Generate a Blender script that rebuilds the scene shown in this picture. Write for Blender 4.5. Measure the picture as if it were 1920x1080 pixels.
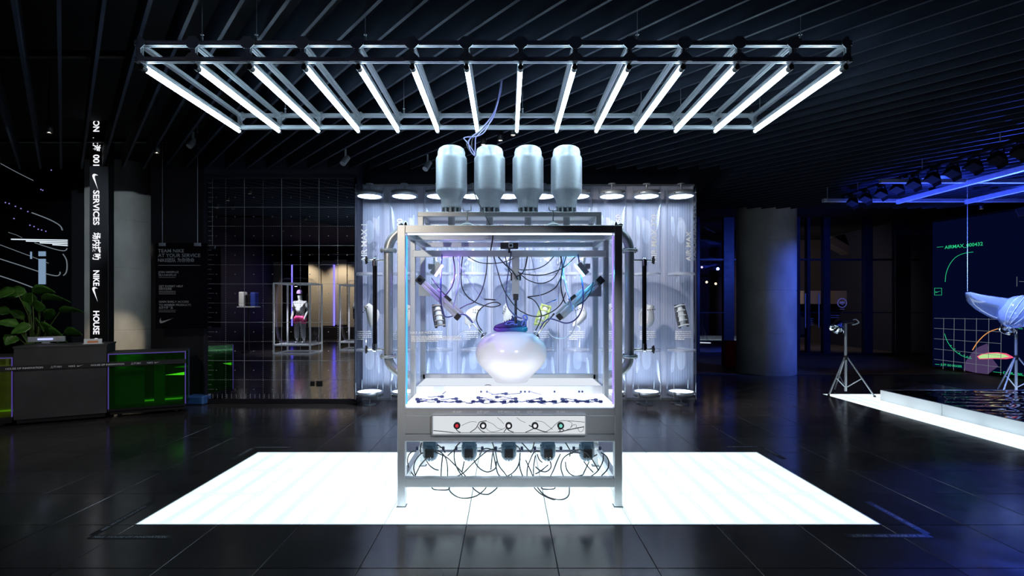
import bpy, bmesh, math, random
from mathutils import Vector, Matrix

random.seed(7)
SC = bpy.context.scene
COL = SC.collection
for o in list(bpy.data.objects):
    bpy.data.objects.remove(o)

# ------------------------------------------------------------------ camera, world, exposure
EYE, FPX, VX, VY = 1.587, 940.0, 950.0, 574.0
cam_d = bpy.data.cameras.new('camera')
cam = bpy.data.objects.new('camera', cam_d)
COL.objects.link(cam)
cam.location = (0, 0, EYE)
cam.rotation_euler = (math.pi / 2, 0, 0)
cam_d.sensor_width = 36.0
cam_d.lens = 36.0 * FPX / 1920.0
cam_d.shift_x = (960 - VX) / 1920.0
cam_d.shift_y = (VY - 540) / 1920.0
cam_d.clip_end = 100
SC.camera = cam

world = bpy.data.worlds.new('world')
SC.world = world
world.use_nodes = True
bg = world.node_tree.nodes['Background']
bg.inputs[0].default_value = (0.10, 0.16, 0.40, 1)
bg.inputs[1].default_value = 0.012

SC.view_settings.view_transform = 'Standard'
SC.view_settings.look = 'None'
SC.view_settings.gamma = 1.0
SC.view_settings.use_curve_mapping = False
SC.view_settings.exposure = 0.0
try:
    SC.cycles.max_bounces = 8
    SC.cycles.transparent_max_bounces = 32
    SC.cycles.glossy_bounces = 4
    SC.cycles.sample_clamp_indirect = 4.0
    SC.cycles.caustics_reflective = False
    SC.cycles.caustics_refractive = False
except Exception:
    pass

COOL = (0.78, 0.92, 1.0)


def P(px, py, Y):
    """photo pixel at depth Y -> point"""
    return Vector(((px - VX) / FPX * Y, Y, EYE - (py - VY) / FPX * Y))


def PF(px, py, z=0.0):
    """photo pixel on the horizontal plane at height z"""
    return P(px, py, (EYE - z) * FPX / (py - VY))


# ------------------------------------------------------------------ materials
MATS = {}


def principled(name, col, rough=0.5, metal=0.0, emis=None, estr=0.0, spec=0.5, coat=0.0):
    m = bpy.data.materials.new(name)
    m.use_nodes = True
    b = m.node_tree.nodes['Principled BSDF']
    b.inputs['Base Color'].default_value = (*col, 1)
    b.inputs['Roughness'].default_value = rough
    b.inputs['Metallic'].default_value = metal
    b.inputs['Specular IOR Level'].default_value = spec
    b.inputs['Coat Weight'].default_value = coat
    if emis:
        b.inputs['Emission Color'].default_value = (*emis, 1)
        b.inputs['Emission Strength'].default_value = estr
    MATS[name] = m
    return m


def nodes(m):
    return m.node_tree.nodes, m.node_tree.links, m.node_tree.nodes['Principled BSDF']


def add_noise(m, scale=8.0, amount=0.35, rough_amt=0.12, bump=0.0, detail=5.0, stretch=(1, 1, 1)):
    n, l, b = nodes(m)
    tc = n.new('ShaderNodeTexCoord')
    mp = n.new('ShaderNodeMapping')
    mp.inputs['Scale'].default_value = stretch
    l.new(tc.outputs['Object'], mp.inputs[0])
    ns = n.new('ShaderNodeTexNoise')
    ns.inputs['Scale'].default_value = scale
    ns.inputs['Detail'].default_value = detail
    l.new(mp.outputs[0], ns.inputs['Vector'])
    col = b.inputs['Base Color'].default_value[:]
    rp = n.new('ShaderNodeValToRGB')
    rp.color_ramp.elements[0].position = 0.3
    rp.color_ramp.elements[1].position = 0.7
    rp.color_ramp.elements[0].color = tuple(c * (1 - amount) for c in col[:3]) + (1,)
    rp.color_ramp.elements[1].color = tuple(min(1, c * (1 + amount)) for c in col[:3]) + (1,)
    l.new(ns.outputs[0], rp.inputs[0])
    l.new(rp.outputs[0], b.inputs['Base Color'])
    r0 = b.inputs['Roughness'].default_value
    mr = n.new('ShaderNodeMapRange')
    mr.inputs['To Min'].default_value = max(0.02, r0 - rough_amt)
    mr.inputs['To Max'].default_value = min(1, r0 + rough_amt)
    l.new(ns.outputs[0], mr.inputs[0])
    l.new(mr.outputs[0], b.inputs['Roughness'])
    if bump:
        bp = n.new('ShaderNodeBump')
        bp.inputs['Strength'].default_value = bump
        bp.inputs['Distance'].default_value = 0.01
        l.new(ns.outputs[0], bp.inputs['Height'])
        l.new(bp.outputs[0], b.inputs['Normal'])
    return m


def emission(name, col, strength):
    m = bpy.data.materials.new(name)
    m.use_nodes = True
    n, l = m.node_tree.nodes, m.node_tree.links
    n.remove(n['Principled BSDF'])
    e = n.new('ShaderNodeEmission')
    e.inputs[0].default_value = (*col, 1)
    e.inputs[1].default_value = strength
    l.new(e.outputs[0], n['Material Output'].inputs[0])
    MATS[name] = m
    return m


def clear(name, tint=(1, 1, 1), base=0.04, edge=0.5, rough=0.02, gloss=(1, 1, 1), haze=0.0, hazecol=(0.8, 0.9, 1)):
    """thin clear sheet: transparent with a fresnel-like glossy film and optional faint haze"""
    m = bpy.data.materials.new(name)
    m.use_nodes = True
    n, l = m.node_tree.nodes, m.node_tree.links
    n.remove(n['Principled BSDF'])
    t = n.new('ShaderNodeBsdfTransparent')
    t.inputs[0].default_value = (*tint, 1)
    g = n.new('ShaderNodeBsdfGlossy')
    g.inputs['Color'].default_value = (*gloss, 1)
    g.inputs['Roughness'].default_value = rough
    lw = n.new('ShaderNodeLayerWeight')
    lw.inputs[0].default_value = 0.5
    pw = n.new('ShaderNodeMath')
    pw.operation = 'POWER'
    pw.inputs[1].default_value = 4.0
    l.new(lw.outputs['Facing'], pw.inputs[0])
    ma = n.new('ShaderNodeMath')
    ma.operation = 'MULTIPLY_ADD'
    ma.inputs[1].default_value = edge
    ma.inputs[2].default_value = base
    l.new(pw.outputs[0], ma.inputs[0])
    mx = n.new('ShaderNodeMixShader')
    l.new(ma.outputs[0], mx.inputs[0])
    first = t
    if haze:
        d = n.new('ShaderNodeBsdfDiffuse')
        d.inputs[0].default_value = (*hazecol, 1)
        hm = n.new('ShaderNodeMixShader')
        hm.inputs[0].default_value = haze
        l.new(t.outputs[0], hm.inputs[1])
        l.new(d.outputs[0], hm.inputs[2])
        first = hm
    l.new(first.outputs[0], mx.inputs[1])
    l.new(g.outputs[0], mx.inputs[2])
    l.new(mx.outputs[0], n['Material Output'].inputs[0])
    MATS[name] = m
    return m


def floor_material(name, island):
    m = principled(name, (0.030, 0.028, 0.030), 0.18, spec=0.75)
    n, l, b = nodes(m)
    tc = n.new('ShaderNodeTexCoord')
    geo = n.new('ShaderNodeNewGeometry')
    ns = n.new('ShaderNodeTexNoise')
    ns.inputs['Scale'].default_value = 1.7
    ns.inputs['Detail'].default_value = 8
    ns.inputs['Roughness'].default_value = 0.65
    l.new(geo.outputs['Position'], ns.inputs['Vector'])
    if island:
        rnd = geo.outputs['Random Per Island']
    else:
        oi = n.new('ShaderNodeObjectInfo')
        rnd = oi.outputs['Random']
    rp = n.new('ShaderNodeValToRGB')
    rp.color_ramp.elements[0].position = 0.3
    rp.color_ramp.elements[1].position = 0.72
    rp.color_ramp.elements[0].color = (0.030, 0.026, 0.026, 1)
    rp.color_ramp.elements[1].color = (0.058, 0.050, 0.047, 1)
    l.new(ns.outputs[0], rp.inputs[0])
    hs = n.new('ShaderNodeHueSaturation')
    mr = n.new('ShaderNodeMapRange')
    mr.inputs['To Min'].default_value = 0.8
    mr.inputs['To Max'].default_value = 1.2
    l.new(rnd, mr.inputs[0])
    l.new(mr.outputs[0], hs.inputs['Value'])
    l.new(rp.outputs[0], hs.inputs['Color'])
    l.new(hs.outputs[0], b.inputs['Base Color'])
    n2 = n.new('ShaderNodeTexNoise')
    n2.inputs['Scale'].default_value = 5.0
    n2.inputs['Detail'].default_value = 6
    l.new(geo.outputs['Position'], n2.inputs['Vector'])
    m2 = n.new('ShaderNodeMapRange')
    m2.inputs['From Min'].default_value = 0.3
    m2.inputs['From Max'].default_value = 0.7
    m2.inputs['To Min'].default_value = 0.13
    m2.inputs['To Max'].default_value = 0.20
    l.new(n2.outputs[0], m2.inputs[0])
    l.new(m2.outputs[0], b.inputs['Roughness'])
    return m


def panel_light_material(name, lo, hi, stripes=3):
    """backlit frosted glass: three fluorescent tubes glow through each panel (object space, local x across the tubes)"""
    m = principled(name, (0.8, 0.85, 0.88), 0.18)
    n, l, b = nodes(m)
    tc = n.new('ShaderNodeTexCoord')
    sp = n.new('ShaderNodeSeparateXYZ')
    l.new(tc.outputs['Object'], sp.inputs[0])

    def math_(op, a, b_=None, c=None):
        q = n.new('ShaderNodeMath')
        q.operation = op
        for i, v in enumerate((a, b_, c)):
            if v is None:
                continue
            if isinstance(v, (int, float)):
                q.inputs[i].default_value = v
            else:
                l.new(v, q.inputs[i])
        return q.outputs[0]
    ph = math_('MULTIPLY', sp.outputs[0], stripes * 2 * math.pi / 0.6 * 0.92)
    cs = math_('COSINE', ph)
    cs = math_('MULTIPLY_ADD', cs, 0.5, 0.5)
    cs = math_('POWER', cs, 1.6)
    ay = math_('ABSOLUTE', sp.outputs[1])
    fy = n.new('ShaderNodeMapRange')
    fy.interpolation_type = 'SMOOTHSTEP'
    fy.inputs['From Min'].default_value = 0.30
    fy.inputs['From Max'].default_value = 0.20
    l.new(ay, fy.inputs[0])
    ax = math_('ABSOLUTE', sp.outputs[0])
    fx = n.new('ShaderNodeMapRange')
    fx.interpolation_type = 'SMOOTHSTEP'
    fx.inputs['From Min'].default_value = 0.31
    fx.inputs['From Max'].default_value = 0.24
    l.new(ax, fx.inputs[0])
    v = math_('MULTIPLY', cs, fy.outputs[0])
    v = math_('MULTIPLY', v, fx.outputs[0])
    st = math_('MULTIPLY_ADD', v, hi - lo, lo)
    b.inputs['Emission Color'].default_value = (0.80, 0.955, 1.0, 1)
    l.new(st, b.inputs['Emission Strength'])
    return m


floor_material('floor_tile', False)
floor_material('floor_field', True)
panel_light_material('panel_light', 0.90, 2.5)
principled('joint', (0.01, 0.01, 0.011), 0.6)
principled('black', (0.006, 0.006, 0.008), 0.45)
principled('black_gloss', (0.004, 0.004, 0.006), 0.12)
principled('blackwall', (0.010, 0.010, 0.014), 0.55)
principled('navywall', (0.012, 0.014, 0.03), 0.6)
add_noise(principled('baffle', (0.010, 0.0145, 0.027), 0.6, spec=0.25), 6, 0.2, 0.1)
principled('ceiling', (0.006, 0.007, 0.012), 0.9)
add_noise(principled('alu', (0.62, 0.67, 0.72), 0.34, 0.9), 30, 0.06, 0.06, stretch=(1, 1, 12))
add_noise(principled('alu_frame', (0.60, 0.64, 0.68), 0.36, 0.85), 40, 0.05, 0.05, stretch=(1, 1, 9))
add_noise(principled('steel', (0.42, 0.46, 0.50), 0.40, 0.6), 25, 0.08, 0.06, stretch=(1, 1, 8))
add_noise(principled('can_alu', (0.74, 0.80, 0.86), 0.42, 0.35), 14, 0.05, 0.05, stretch=(1, 1, 6))
principled('chrome', (0.75, 0.78, 0.82), 0.12, 1.0)
principled('white', (0.82, 0.85, 0.88), 0.45)
principled('white_gloss', (0.85, 0.87, 0.90), 0.15)
principled('cable', (0.012, 0.014, 0.022), 0.35)
principled('cable_blue', (0.05, 0.06, 0.25), 0.35)
principled('cable_violet', (0.30, 0.30, 0.62), 0.35)
principled('cable_clear', (0.75, 0.85, 0.95), 0.2)
principled('plug_blue', (0.03, 0.04, 0.16), 0.4)
principled('navy_plastic', (0.02, 0.03, 0.09), 0.4)
emission('tube_light', (0.62, 0.85, 1.0), 26.0)
emission('disc_light', (0.66, 0.82, 1.0), 16.0)
emission('case_light', (0.88, 0.95, 1.0), 2.2)
emission('lettering', (0.92, 0.93, 1.0), 1.15)
principled('ink_white', (0.94, 0.95, 0.97), 0.5)
principled('matte_black', (0.005, 0.005, 0.006), 0.9, spec=0.15)
principled('ink_grey', (0.40, 0.42, 0.45), 0.5)
principled('ink_black', (0.01, 0.01, 0.012), 0.5)
clear('glass', (0.97, 0.985, 1.0), 0.012, 0.35, 0.0)
clear('acrylic', (0.975, 0.985, 1.0), 0.012, 0.45, 0.03)
clear('dark_glass', (0.82, 0.84, 0.90), 0.05, 0.5, 0.0)


def M(k):
    return MATS[k] if isinstance(k, str) else k


# ------------------------------------------------------------------ mesh building
WORLD = {}


class MB:
    def __init__(s):
        s.v, s.f, s.mi, s.smooth = [], [], [], []

    def add(s, vs, fs, mi=0, smooth=False):
        o = len(s.v)
        s.v += [Vector(v) for v in vs]
        for f in fs:
            s.f.append([o + i for i in f])
            s.mi.append(mi)
            s.smooth.append(smooth)
        return s

    def box(s, c, d, rot=None, mi=0, bev=0.0):
        hx, hy, hz = d[0] / 2, d[1] / 2, d[2] / 2
        c = Vector(c)
        if bev and min(hx, hy, hz) > bev * 1.05:
            b = bev
            vs, idx = [], {}
            for sx in (-1, 1):
                for sy in (-1, 1):
                    for sz in (-1, 1):
                        for ax in range(3):
                            p = [sx * (hx - b), sy * (hy - b), sz * (hz - b)]
                            p[ax] = (sx * hx, sy * hy, sz * hz)[ax]
                            idx[(sx, sy, sz, ax)] = len(vs)
                            vs.append(Vector(p))
            fs = []
            for ax in range(3):
                for sg in (-1, 1):
                    o1, o2 = [a for a in range(3) if a != ax]
                    quad = []
                    for a, b2 in ((-1, -1), (1, -1), (1, 1), (-1, 1)):
                        k = [0, 0, 0]
                        k[ax], k[o1], k[o2] = sg, a, b2
                        quad.append(idx[(*k, ax)])
                    fs.append(quad)
            for ax in range(3):
                o1, o2 = [a for a in range(3) if a != ax]
                for a in (-1, 1):
                    for b2 in (-1, 1):
                        q = []
                        for sg, face in ((-1, o1), (-1, o2), (1, o2), (1, o1)):
                            k = [0, 0, 0]
                            k[ax], k[o1], k[o2] = sg, a, b2
                            q.append(idx[(*k, face)])
                        fs.append(q)
            for sx in (-1, 1):
                for sy in (-1, 1):
                    for sz in (-1, 1):
                        fs.append([idx[(sx, sy, sz, a)] for a in range(3)])
        else:
            vs = [Vector((x, y, z)) for x in (-hx, hx) for y in (-hy, hy) for z in (-hz, hz)]
            fs = [(0, 1, 3, 2), (4, 6, 7, 5), (0, 4, 5, 1), (2, 3, 7, 6), (0, 2, 6, 4), (1, 5, 7, 3)]
        if rot is not None:
            vs = [rot @ v for v in vs]
        return s.add([v + c for v in vs], fs, mi)

    def bar(s, a, b, w, h, mi=0, bev=0.0, up=(0, 0, 1)):
        """rectangular bar between two points, w across, h along up"""
        a, b = Vector(a), Vector(b)
        d = (b - a)
        L = d.length
        x = d / L
        u = Vector(up)
        if abs(x.dot(u)) > 0.99:
            u = Vector((0, 1, 0))
        y = u.cross(x).normalized()
        z = x.cross(y)
        R = Matrix((x, y, z)).transposed()
        return s.box((a + b) / 2, (L, w, h), R, mi, bev)

    def cyl(s, a, b, r, r2=None, n=16, mi=0, caps=True):
        a, b = Vector(a), Vector(b)
        r2 = r if r2 is None else r2
        x = (b - a).normalized()
        u = Vector((0, 0, 1)) if abs(x.z) < 0.9 else Vector((0, 1, 0))
        y = u.cross(x).normalized()
        z = x.cross(y)
        vs = []
        for i in range(n):
            t = 2 * math.pi * i / n
            o = y * math.cos(t) + z * math.sin(t)
            vs += [a + o * r, b + o * r2]
        fs = [(2 * i, 2 * ((i + 1) % n), 2 * ((i + 1) % n) + 1, 2 * i + 1) for i in range(n)]
        s.add(vs, fs, mi, True)
        if caps:
            s.add([vs[2 * i] for i in range(n)], [list(range(n))[::-1]], mi)
            s.add([vs[2 * i + 1] for i in range(n)], [list(range(n))], mi)
        return s

    def lathe(s, c, prof, n=32, mi=0, axis=None, closed=False):
        """prof: list of (r, z) around vertical axis (or given axis) at c"""
        c = Vector(c)
        if axis is None:
            X, Y, Z = Vector((1, 0, 0)), Vector((0, 1, 0)), Vector((0, 0, 1))
        else:
            Z = Vector(axis).normalized()
            u = Vector((0, 0, 1)) if abs(Z.z) < 0.9 else Vector((0, 1, 0))
            X = u.cross(Z).normalized()
            Y = Z.cross(X)
        vs = []
        for r, z in prof:
            for i in range(n):
                t = 2 * math.pi * i / n
                vs.append(c + X * (r * math.cos(t)) + Y * (r * math.sin(t)) + Z * z)
        fs = []
        k = len(prof)
        for j in range(k - 1 + (1 if closed else 0)):
            j2 = (j + 1) % k
            for i in range(n):
                i2 = (i + 1) % n
                fs.append((j * n + i, j * n + i2, j2 * n + i2, j2 * n + i))
        return s.add(vs, fs, mi, True)

    def tube(s, pts, r, n=8, mi=0, smooth_path=6, closed=False, taper=None):
        pts = [Vector(p) for p in pts]
        if smooth_path and len(pts) > 2:
            pts = catmull(pts, smooth_path, closed)
        k = len(pts)
        tang = []
        for i in range(k):
            if closed:
                d = pts[(i + 1) % k] - pts[i - 1]
            else:
                d = pts[min(i + 1, k - 1)] - pts[max(i - 1, 0)]
            tang.append(d.normalized() if d.length > 1e-9 else Vector((0, 0, 1)))
        u = Vector((0, 0, 1)) if abs(tang[0].z) < 0.9 else Vector((1, 0, 0))
        y = (u - tang[0] * u.dot(tang[0])).normalized()
        vs = []
        for i in range(k):
            y = (y - tang[i] * y.dot(tang[i]))
            y = y.normalized() if y.length > 1e-6 else tang[i].orthogonal().normalized()
            z = tang[i].cross(y)
            rr = r * (taper(i / (k - 1)) if taper else 1)
            for j in range(n):
                t = 2 * math.pi * j / n
                vs.append(pts[i] + (y * math.cos(t) + z * math.sin(t)) * rr)
        fs = []
        for i in range(k - 1 + (1 if closed else 0)):
            i2 = (i + 1) % k
            for j in range(n):
                j2 = (j + 1) % n
                fs.append((i * n + j, i * n + j2, i2 * n + j2, i2 * n + j))
        s.add(vs, fs, mi, True)
        if not closed:
            s.add(vs[:n], [list(range(n))[::-1]], mi)
            s.add(vs[-n:], [list(range(n))], mi)
        return s

    def prism(s, poly, origin, X, Y, depth, mi=0):
        """flat polygon (2D) extruded along X x Y by depth"""
        X, Y, origin = Vector(X), Vector(Y), Vector(origin)
        Z = X.cross(Y).normalized()
        k = len(poly)
        a = [origin + X * p[0] + Y * p[1] for p in poly]
        b = [v + Z * depth for v in a]
        s.add(a + b, [list(range(k))[::-1], list(range(k, 2 * k))] +
              [(i, (i + 1) % k, k + (i + 1) % k, k + i) for i in range(k)], mi)
        return s

    def build(s, name, mat, parent=None, origin=None):
        vs = s.v
        if parent is not None:
            W = WORLD[parent.name]
            inv = W.inverted()
            vs = [inv @ v for v in vs]
            loc = Vector((0, 0, 0))
        else:
            if origin is None:
                xs, ys, zs = zip(*vs)
                origin = Vector(((min(xs) + max(xs)) / 2, (min(ys) + max(ys)) / 2, min(zs)))
            loc = Vector(origin)
            vs = [v - loc for v in vs]
        me = bpy.data.meshes.new(name)
        me.from_pydata([tuple(v) for v in vs], [], s.f)
        mats = mat if isinstance(mat, (list, tuple)) else [mat]
        for m in mats:
            me.materials.append(M(m))
        me.polygons.foreach_set('material_index', s.mi)
        me.polygons.foreach_set('use_smooth', s.smooth)
        me.validate()
        me.update()
        bm = bmesh.new()
        bm.from_mesh(me)
        bmesh.ops.recalc_face_normals(bm, faces=bm.faces)
        bm.to_mesh(me)
        bm.free()
        o = bpy.data.objects.new(name, me)
        COL.objects.link(o)
        o.location = loc
        if parent is not None:
            o.parent = parent
            WORLD[o.name] = WORLD[parent.name].copy()
        else:
            WORLD[o.name] = Matrix.Translation(loc)
        return o


def catmull(pts, k=6, closed=False):
    out = []
    n = len(pts)
    rng = range(n) if closed else range(n - 1)
    for i in rng:
        if closed:
            p0, p1, p2, p3 = pts[i - 1], pts[i], pts[(i + 1) % n], pts[(i + 2) % n]
        else:
            p0, p1, p2, p3 = pts[max(i - 1, 0)], pts[i], pts[i + 1], pts[min(i + 2, n - 1)]
        for j in range(k):
            t = j / k
            out.append(0.5 * ((2 * p1) + (p2 - p0) * t + (2 * p0 - 5 * p1 + 4 * p2 - p3) * t * t +
                              (3 * p1 - p0 - 3 * p2 + p3) * t ** 3))
    if not closed:
        out.append(pts[-1])
    return out


def tag(o, label, cat, group=None):
    o['label'] = label
    o['category'] = cat
    if group:
        o['group'] = group
    return o


def struct(o):
    o['kind'] = 'structure'
    return o


def stuff(o):
    o['kind'] = 'stuff'
    return o


def thing(name, label, cat, loc=(0, 0, 0), rotz=0.0, group=None):
    o = bpy.data.objects.new(name, None)
    COL.objects.link(o)
    o.location = loc
    o.rotation_euler = (0, 0, rotz)
    o.empty_display_size = 0.1
    tag(o, label, cat, group)
    WORLD[o.name] = Matrix.Translation(Vector(loc)) @ Matrix.Rotation(rotz, 4, 'Z')
    return o


def copy_tree(o, loc=None, rotz=None, label=None, parent=None):
    c = o.copy()
    COL.objects.link(c)
    if parent is not None:
        c.parent = parent
    if loc is not None:
        c.location = loc
    if rotz is not None:
        c.rotation_euler = (0, 0, rotz)
    if label:
        c['label'] = label
    if parent is None:
        WORLD[c.name] = Matrix.Translation(c.location) @ Matrix.Rotation(c.rotation_euler[2], 4, 'Z')
    for ch in list(o.children):
        copy_tree(ch, parent=c)
    return c


def share(name, me, loc, parent, rot=None):
    """one more object with shared mesh data, placed in world coordinates under parent"""
    o = bpy.data.objects.new(name, me)
    COL.objects.link(o)
    o.parent = parent
    T = Matrix.Translation(Vector(loc))
    if rot is not None:
        T = T @ rot
    o.matrix_local = WORLD[parent.name].inverted() @ T
    WORLD[o.name] = T
    return o


_fc = bpy.data.curves.new('lettering_source', 'FONT')
_fo = bpy.data.objects.new('lettering_source', _fc)
COL.objects.link(_fo)


def glyphs(body, bold=0.012):
    """text as (verts2d, faces, width) with cap height about 0.73"""
    _fc.body = body
    _fc.size = 1.0
    _fc.offset = bold
    _fc.resolution_u = 3
    bpy.context.view_layer.update()
    me = bpy.data.meshes.new_from_object(_fo.evaluated_get(bpy.context.evaluated_depsgraph_get()))
    vs = [(v.co.x, v.co.y) for v in me.vertices]
    fs = [list(p.vertices) for p in me.polygons]
    bpy.data.meshes.remove(me)
    xs = [v[0] for v in vs] or [0]
    return vs, fs, min(xs), max(xs)


def text_into(mb, body, origin, X, Y, height, width=None, align='L', bold=0.012, fn=None, mi=0):
    """lay lettering flat: cap height = height, optionally squeezed to width"""
    vs, fs, x0, x1 = glyphs(body, bold)
    s = height / 0.73
    sx = s if width is None else width / max(1e-6, x1 - x0)
    off = {'L': -x0, 'C': -(x0 + x1) / 2, 'R': -x1}[align]
    X, Y, origin = Vector(X), Vector(Y), Vector(origin)
    pts = []
    for x, y in vs:
        p = origin + X * ((x + off) * sx) + Y * (y * s)
        pts.append(fn(p) if fn else p)
    mb.add(pts, fs, mi)
    return (x1 - x0) * sx


SWOOSH = [(1.0, .36), (.75, .255), (.5, .145), (.3, .05), (.18, .005), (.10, .0), (.03, .035), (0, .10),
          (.005, .17), (.03, .24), (.07, .31), (.115, .37), (.095, .31), (.09, .25), (.105, .19), (.14, .155),
          (.19, .145), (.26, .155), (.4, .19), (.6, .245), (.8, .30)]


def swoosh_into(mb, origin, X, Y, w):
    X, Y, origin = Vector(X), Vector(Y), Vector(origin)
    bm = bmesh.new()
    bv = [bm.verts.new((p[0], p[1], 0)) for p in SWOOSH]
    bm.faces.new(bv)
    bmesh.ops.triangulate(bm, faces=bm.faces)
    bm.verts.index_update()
    vs = [origin + X * (v.co.x * w) + Y * (v.co.y * w) for v in bm.verts]
    fs = [[v.index for v in f.verts] for f in bm.faces]
    bm.free()
    mb.add(vs, fs)


def spot(name, loc, target, energy, col, size=0.6, blend=0.5, rad=0.05, parent=None):
    d = bpy.data.lights.new(name, 'SPOT')
    d.energy, d.color, d.spot_size, d.spot_blend, d.shadow_soft_size = energy, col, size, blend, rad
    o = bpy.data.objects.new(name, d)
    COL.objects.link(o)
    q = (Vector(target) - Vector(loc)).to_track_quat('-Z', 'Y').to_matrix().to_4x4()
    T = Matrix.Translation(Vector(loc)) @ q
    if parent is not None:
        o.parent = parent
        o.matrix_local = WORLD[parent.name].inverted() @ T
    else:
        o.matrix_world = T
    return o

# ================================================================== SETTING
X0, Y0, TS = -2.70, 3.638, 0.602     # corner of the lit floor; tile pitch
PLX, PLY = 5.70, 9.05                # left and far edge of the lit strip round the platform

fl = MB().box((0.5, 5.0, -0.030), (27, 38, 0.044)).build('floor', 'joint')
struct(fl)
tile_me = None
cells = []
for i in range(-16, 19):
    for j in range(-26, 14):
        cx, cy = X0 + TS * (i + .5), Y0 + TS * (j + .5)
        if 0 <= i <= 8 and 0 <= j <= 2:
            continue
        if cx > PLX and cy < PLY:
            continue
        if cy > 11.7 and cx > 3.4:
            continue
        vis = False
        if cy > 2.6:
            px = VX + FPX * cx / cy
            py = VY + FPX * EYE / cy
            vis = -60 < px < 1980 and py < 1140
            # behind the counter, the display wall or the mirror wall nothing of the floor shows
            if cy > 8.3 and cx < 3.0:
                vis = False
        cells.append((not vis, cy, cx, cy))
cells.sort()
tb = MB().box((0, 0, -0.004), (TS - .005, TS - .005, .008), bev=0.0015)
proto = tb.build('tile', 'floor_tile', fl)
tile_me = proto.data
tile_me.transform(Matrix.Translation(Vector(fl.location)))     # mesh centred on its own origin
first = True
field = MB()
for k, (inv, _, cx, cy) in enumerate(cells):
    if k < 300 and not inv:
        if first:
            proto.matrix_local = Matrix.Translation(Vector((cx, cy, 0)) - fl.location)
            first = False
        else:
            share('tile', tile_me, (cx, cy, 0), fl)
    else:
        field.box((cx, cy, -0.004), (TS - .005, TS - .005, .008))
stuff(field.build('tile_field', 'floor_field', fl))

m = principled('woodfloor', (0.10, 0.065, 0.042), 0.42)
add_noise(m, 3, 0.35, 0.1, stretch=(1, 8, 1))
wf = MB()
wood = MB().box((9.0, 13.9, -0.003), (11.2, 4.4, 0.010)).build('floor_timber', 'woodfloor')
struct(wood)

# ceiling void and baffles --------------------------------------------------
ce = MB().box((0.5, 5, 4.55), (27, 38, 0.1)).build('ceiling', 'ceiling')
struct(ce)
ZB, BD = EYE + 2.2, 0.28
U = Vector((-0.885, 1.0))
for k in range(-6, 62):
    xs = 24 + 86.2 * k                      # where the board crosses the picture's top edge
    Ys = 2.2 * FPX / VY
    Xs = (xs - VX) / FPX * Ys
    a = Vector((Xs, Ys)) - U * 2.9 if xs < 1900 else Vector((Xs, Ys)) - U * 1.8
    # far end: a stepped line over the display wall, further away on the right
    te = 8.05 - Ys
    e = Vector((Xs, Ys)) + U * te
    if e.x > 3.67:
        t = (Xs + 0 - 3.67 - 0.19 * (Ys - 8.05)) / (0.885 + 0.19)
        t = min(t, 11.36 - Ys)
        e = Vector((Xs, Ys)) + U * t
    if a.x > 13.5:
        sft = (a.x - 13.5) / 0.885
        a = a + U * sft
    if e.x < -11:
        e = e - U * ((-11 - e.x) / 0.885)
    if (e - a).dot(U) < 0.4:
        continue
    mb = MB().bar((a.x, a.y, ZB + BD / 2), (e.x, e.y, ZB + BD / 2), 0.026, BD)
    mb.build('baffle', 'baffle', ce)
# cross rails that carry the boards
for yy in (2.2, 5.0, 7.6):
    MB().bar((-11, yy, ZB + BD + .03), (13, yy, ZB + BD + .03), .05, .06).build('carrier_rail', 'black', ce)

# walls ----------------------------------------------------------------------
struct(MB().box((-3.70, 8.45, 2.25), (2.52, 0.5, 4.5)).build('wall_mirror_core', 'navywall'))
struct(MB().box((-5.43, 8.55, 2.25), (0.92, 0.5, 4.5)).build('wall_service', 'blackwall'))
struct(MB().box((0.35, 8.98, 2.25), (5.70, 0.4, 4.5)).build('wall_back', 'navywall'))
struct(MB().box((-11.2, 6.0, 2.25), (0.2, 36, 4.5)).build('wall_left', 'blackwall'))
struct(MB().box((13.6, 4.0, 2.25), (0.2, 34, 4.5)).build('wall_right', 'navywall'))
struct(MB().box((-8.6, 13.2, 2.25), (5.4, 0.2, 4.5)).build('wall_far', 'blackwall'))
m = principled('beigewall', (0.42, 0.36, 0.27), 0.6)
struct(MB().box((0.5, -12.2, 2.25), (24, 0.2, 4.5)).build('wall_behind', 'blackwall'))
struct(MB().box((-3.68, 8.185, 0.055), (2.50, 0.07, 0.11), bev=.006).build('baseboard_mirror', 'black'))

# concrete columns
m = principled('concrete', (0.30, 0.29, 0.275), 0.75)
add_noise(m, 2.2, 0.28, 0.08, bump=0.25, detail=9, stretch=(1, 1, .5))


def column(cx, cy, r, h, joints, name='concrete_column'):
    prof = [(r, 0)]
    for z in joints:
        prof += [(r, z - .03), (r, z - .0125), (r, z - .012), (r - .008, z - .004), (r - .008, z + .004), (r, z + .012), (r, z + .0125), (r, z + .03)]
    prof.append((r, h))
    return struct(MB().lathe((cx, cy, 0), prof, 48).build(name, 'concrete'))


column((1436 - VX) / FPX * 12.0, 12.0, 0.645, 4.5, (0.95, 1.95, 3.1), 'column_right')
column(-0.754 * 10.4, 10.4, 0.485, 4.5, (1.1, 2.35, 3.3), 'column_left')

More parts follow.
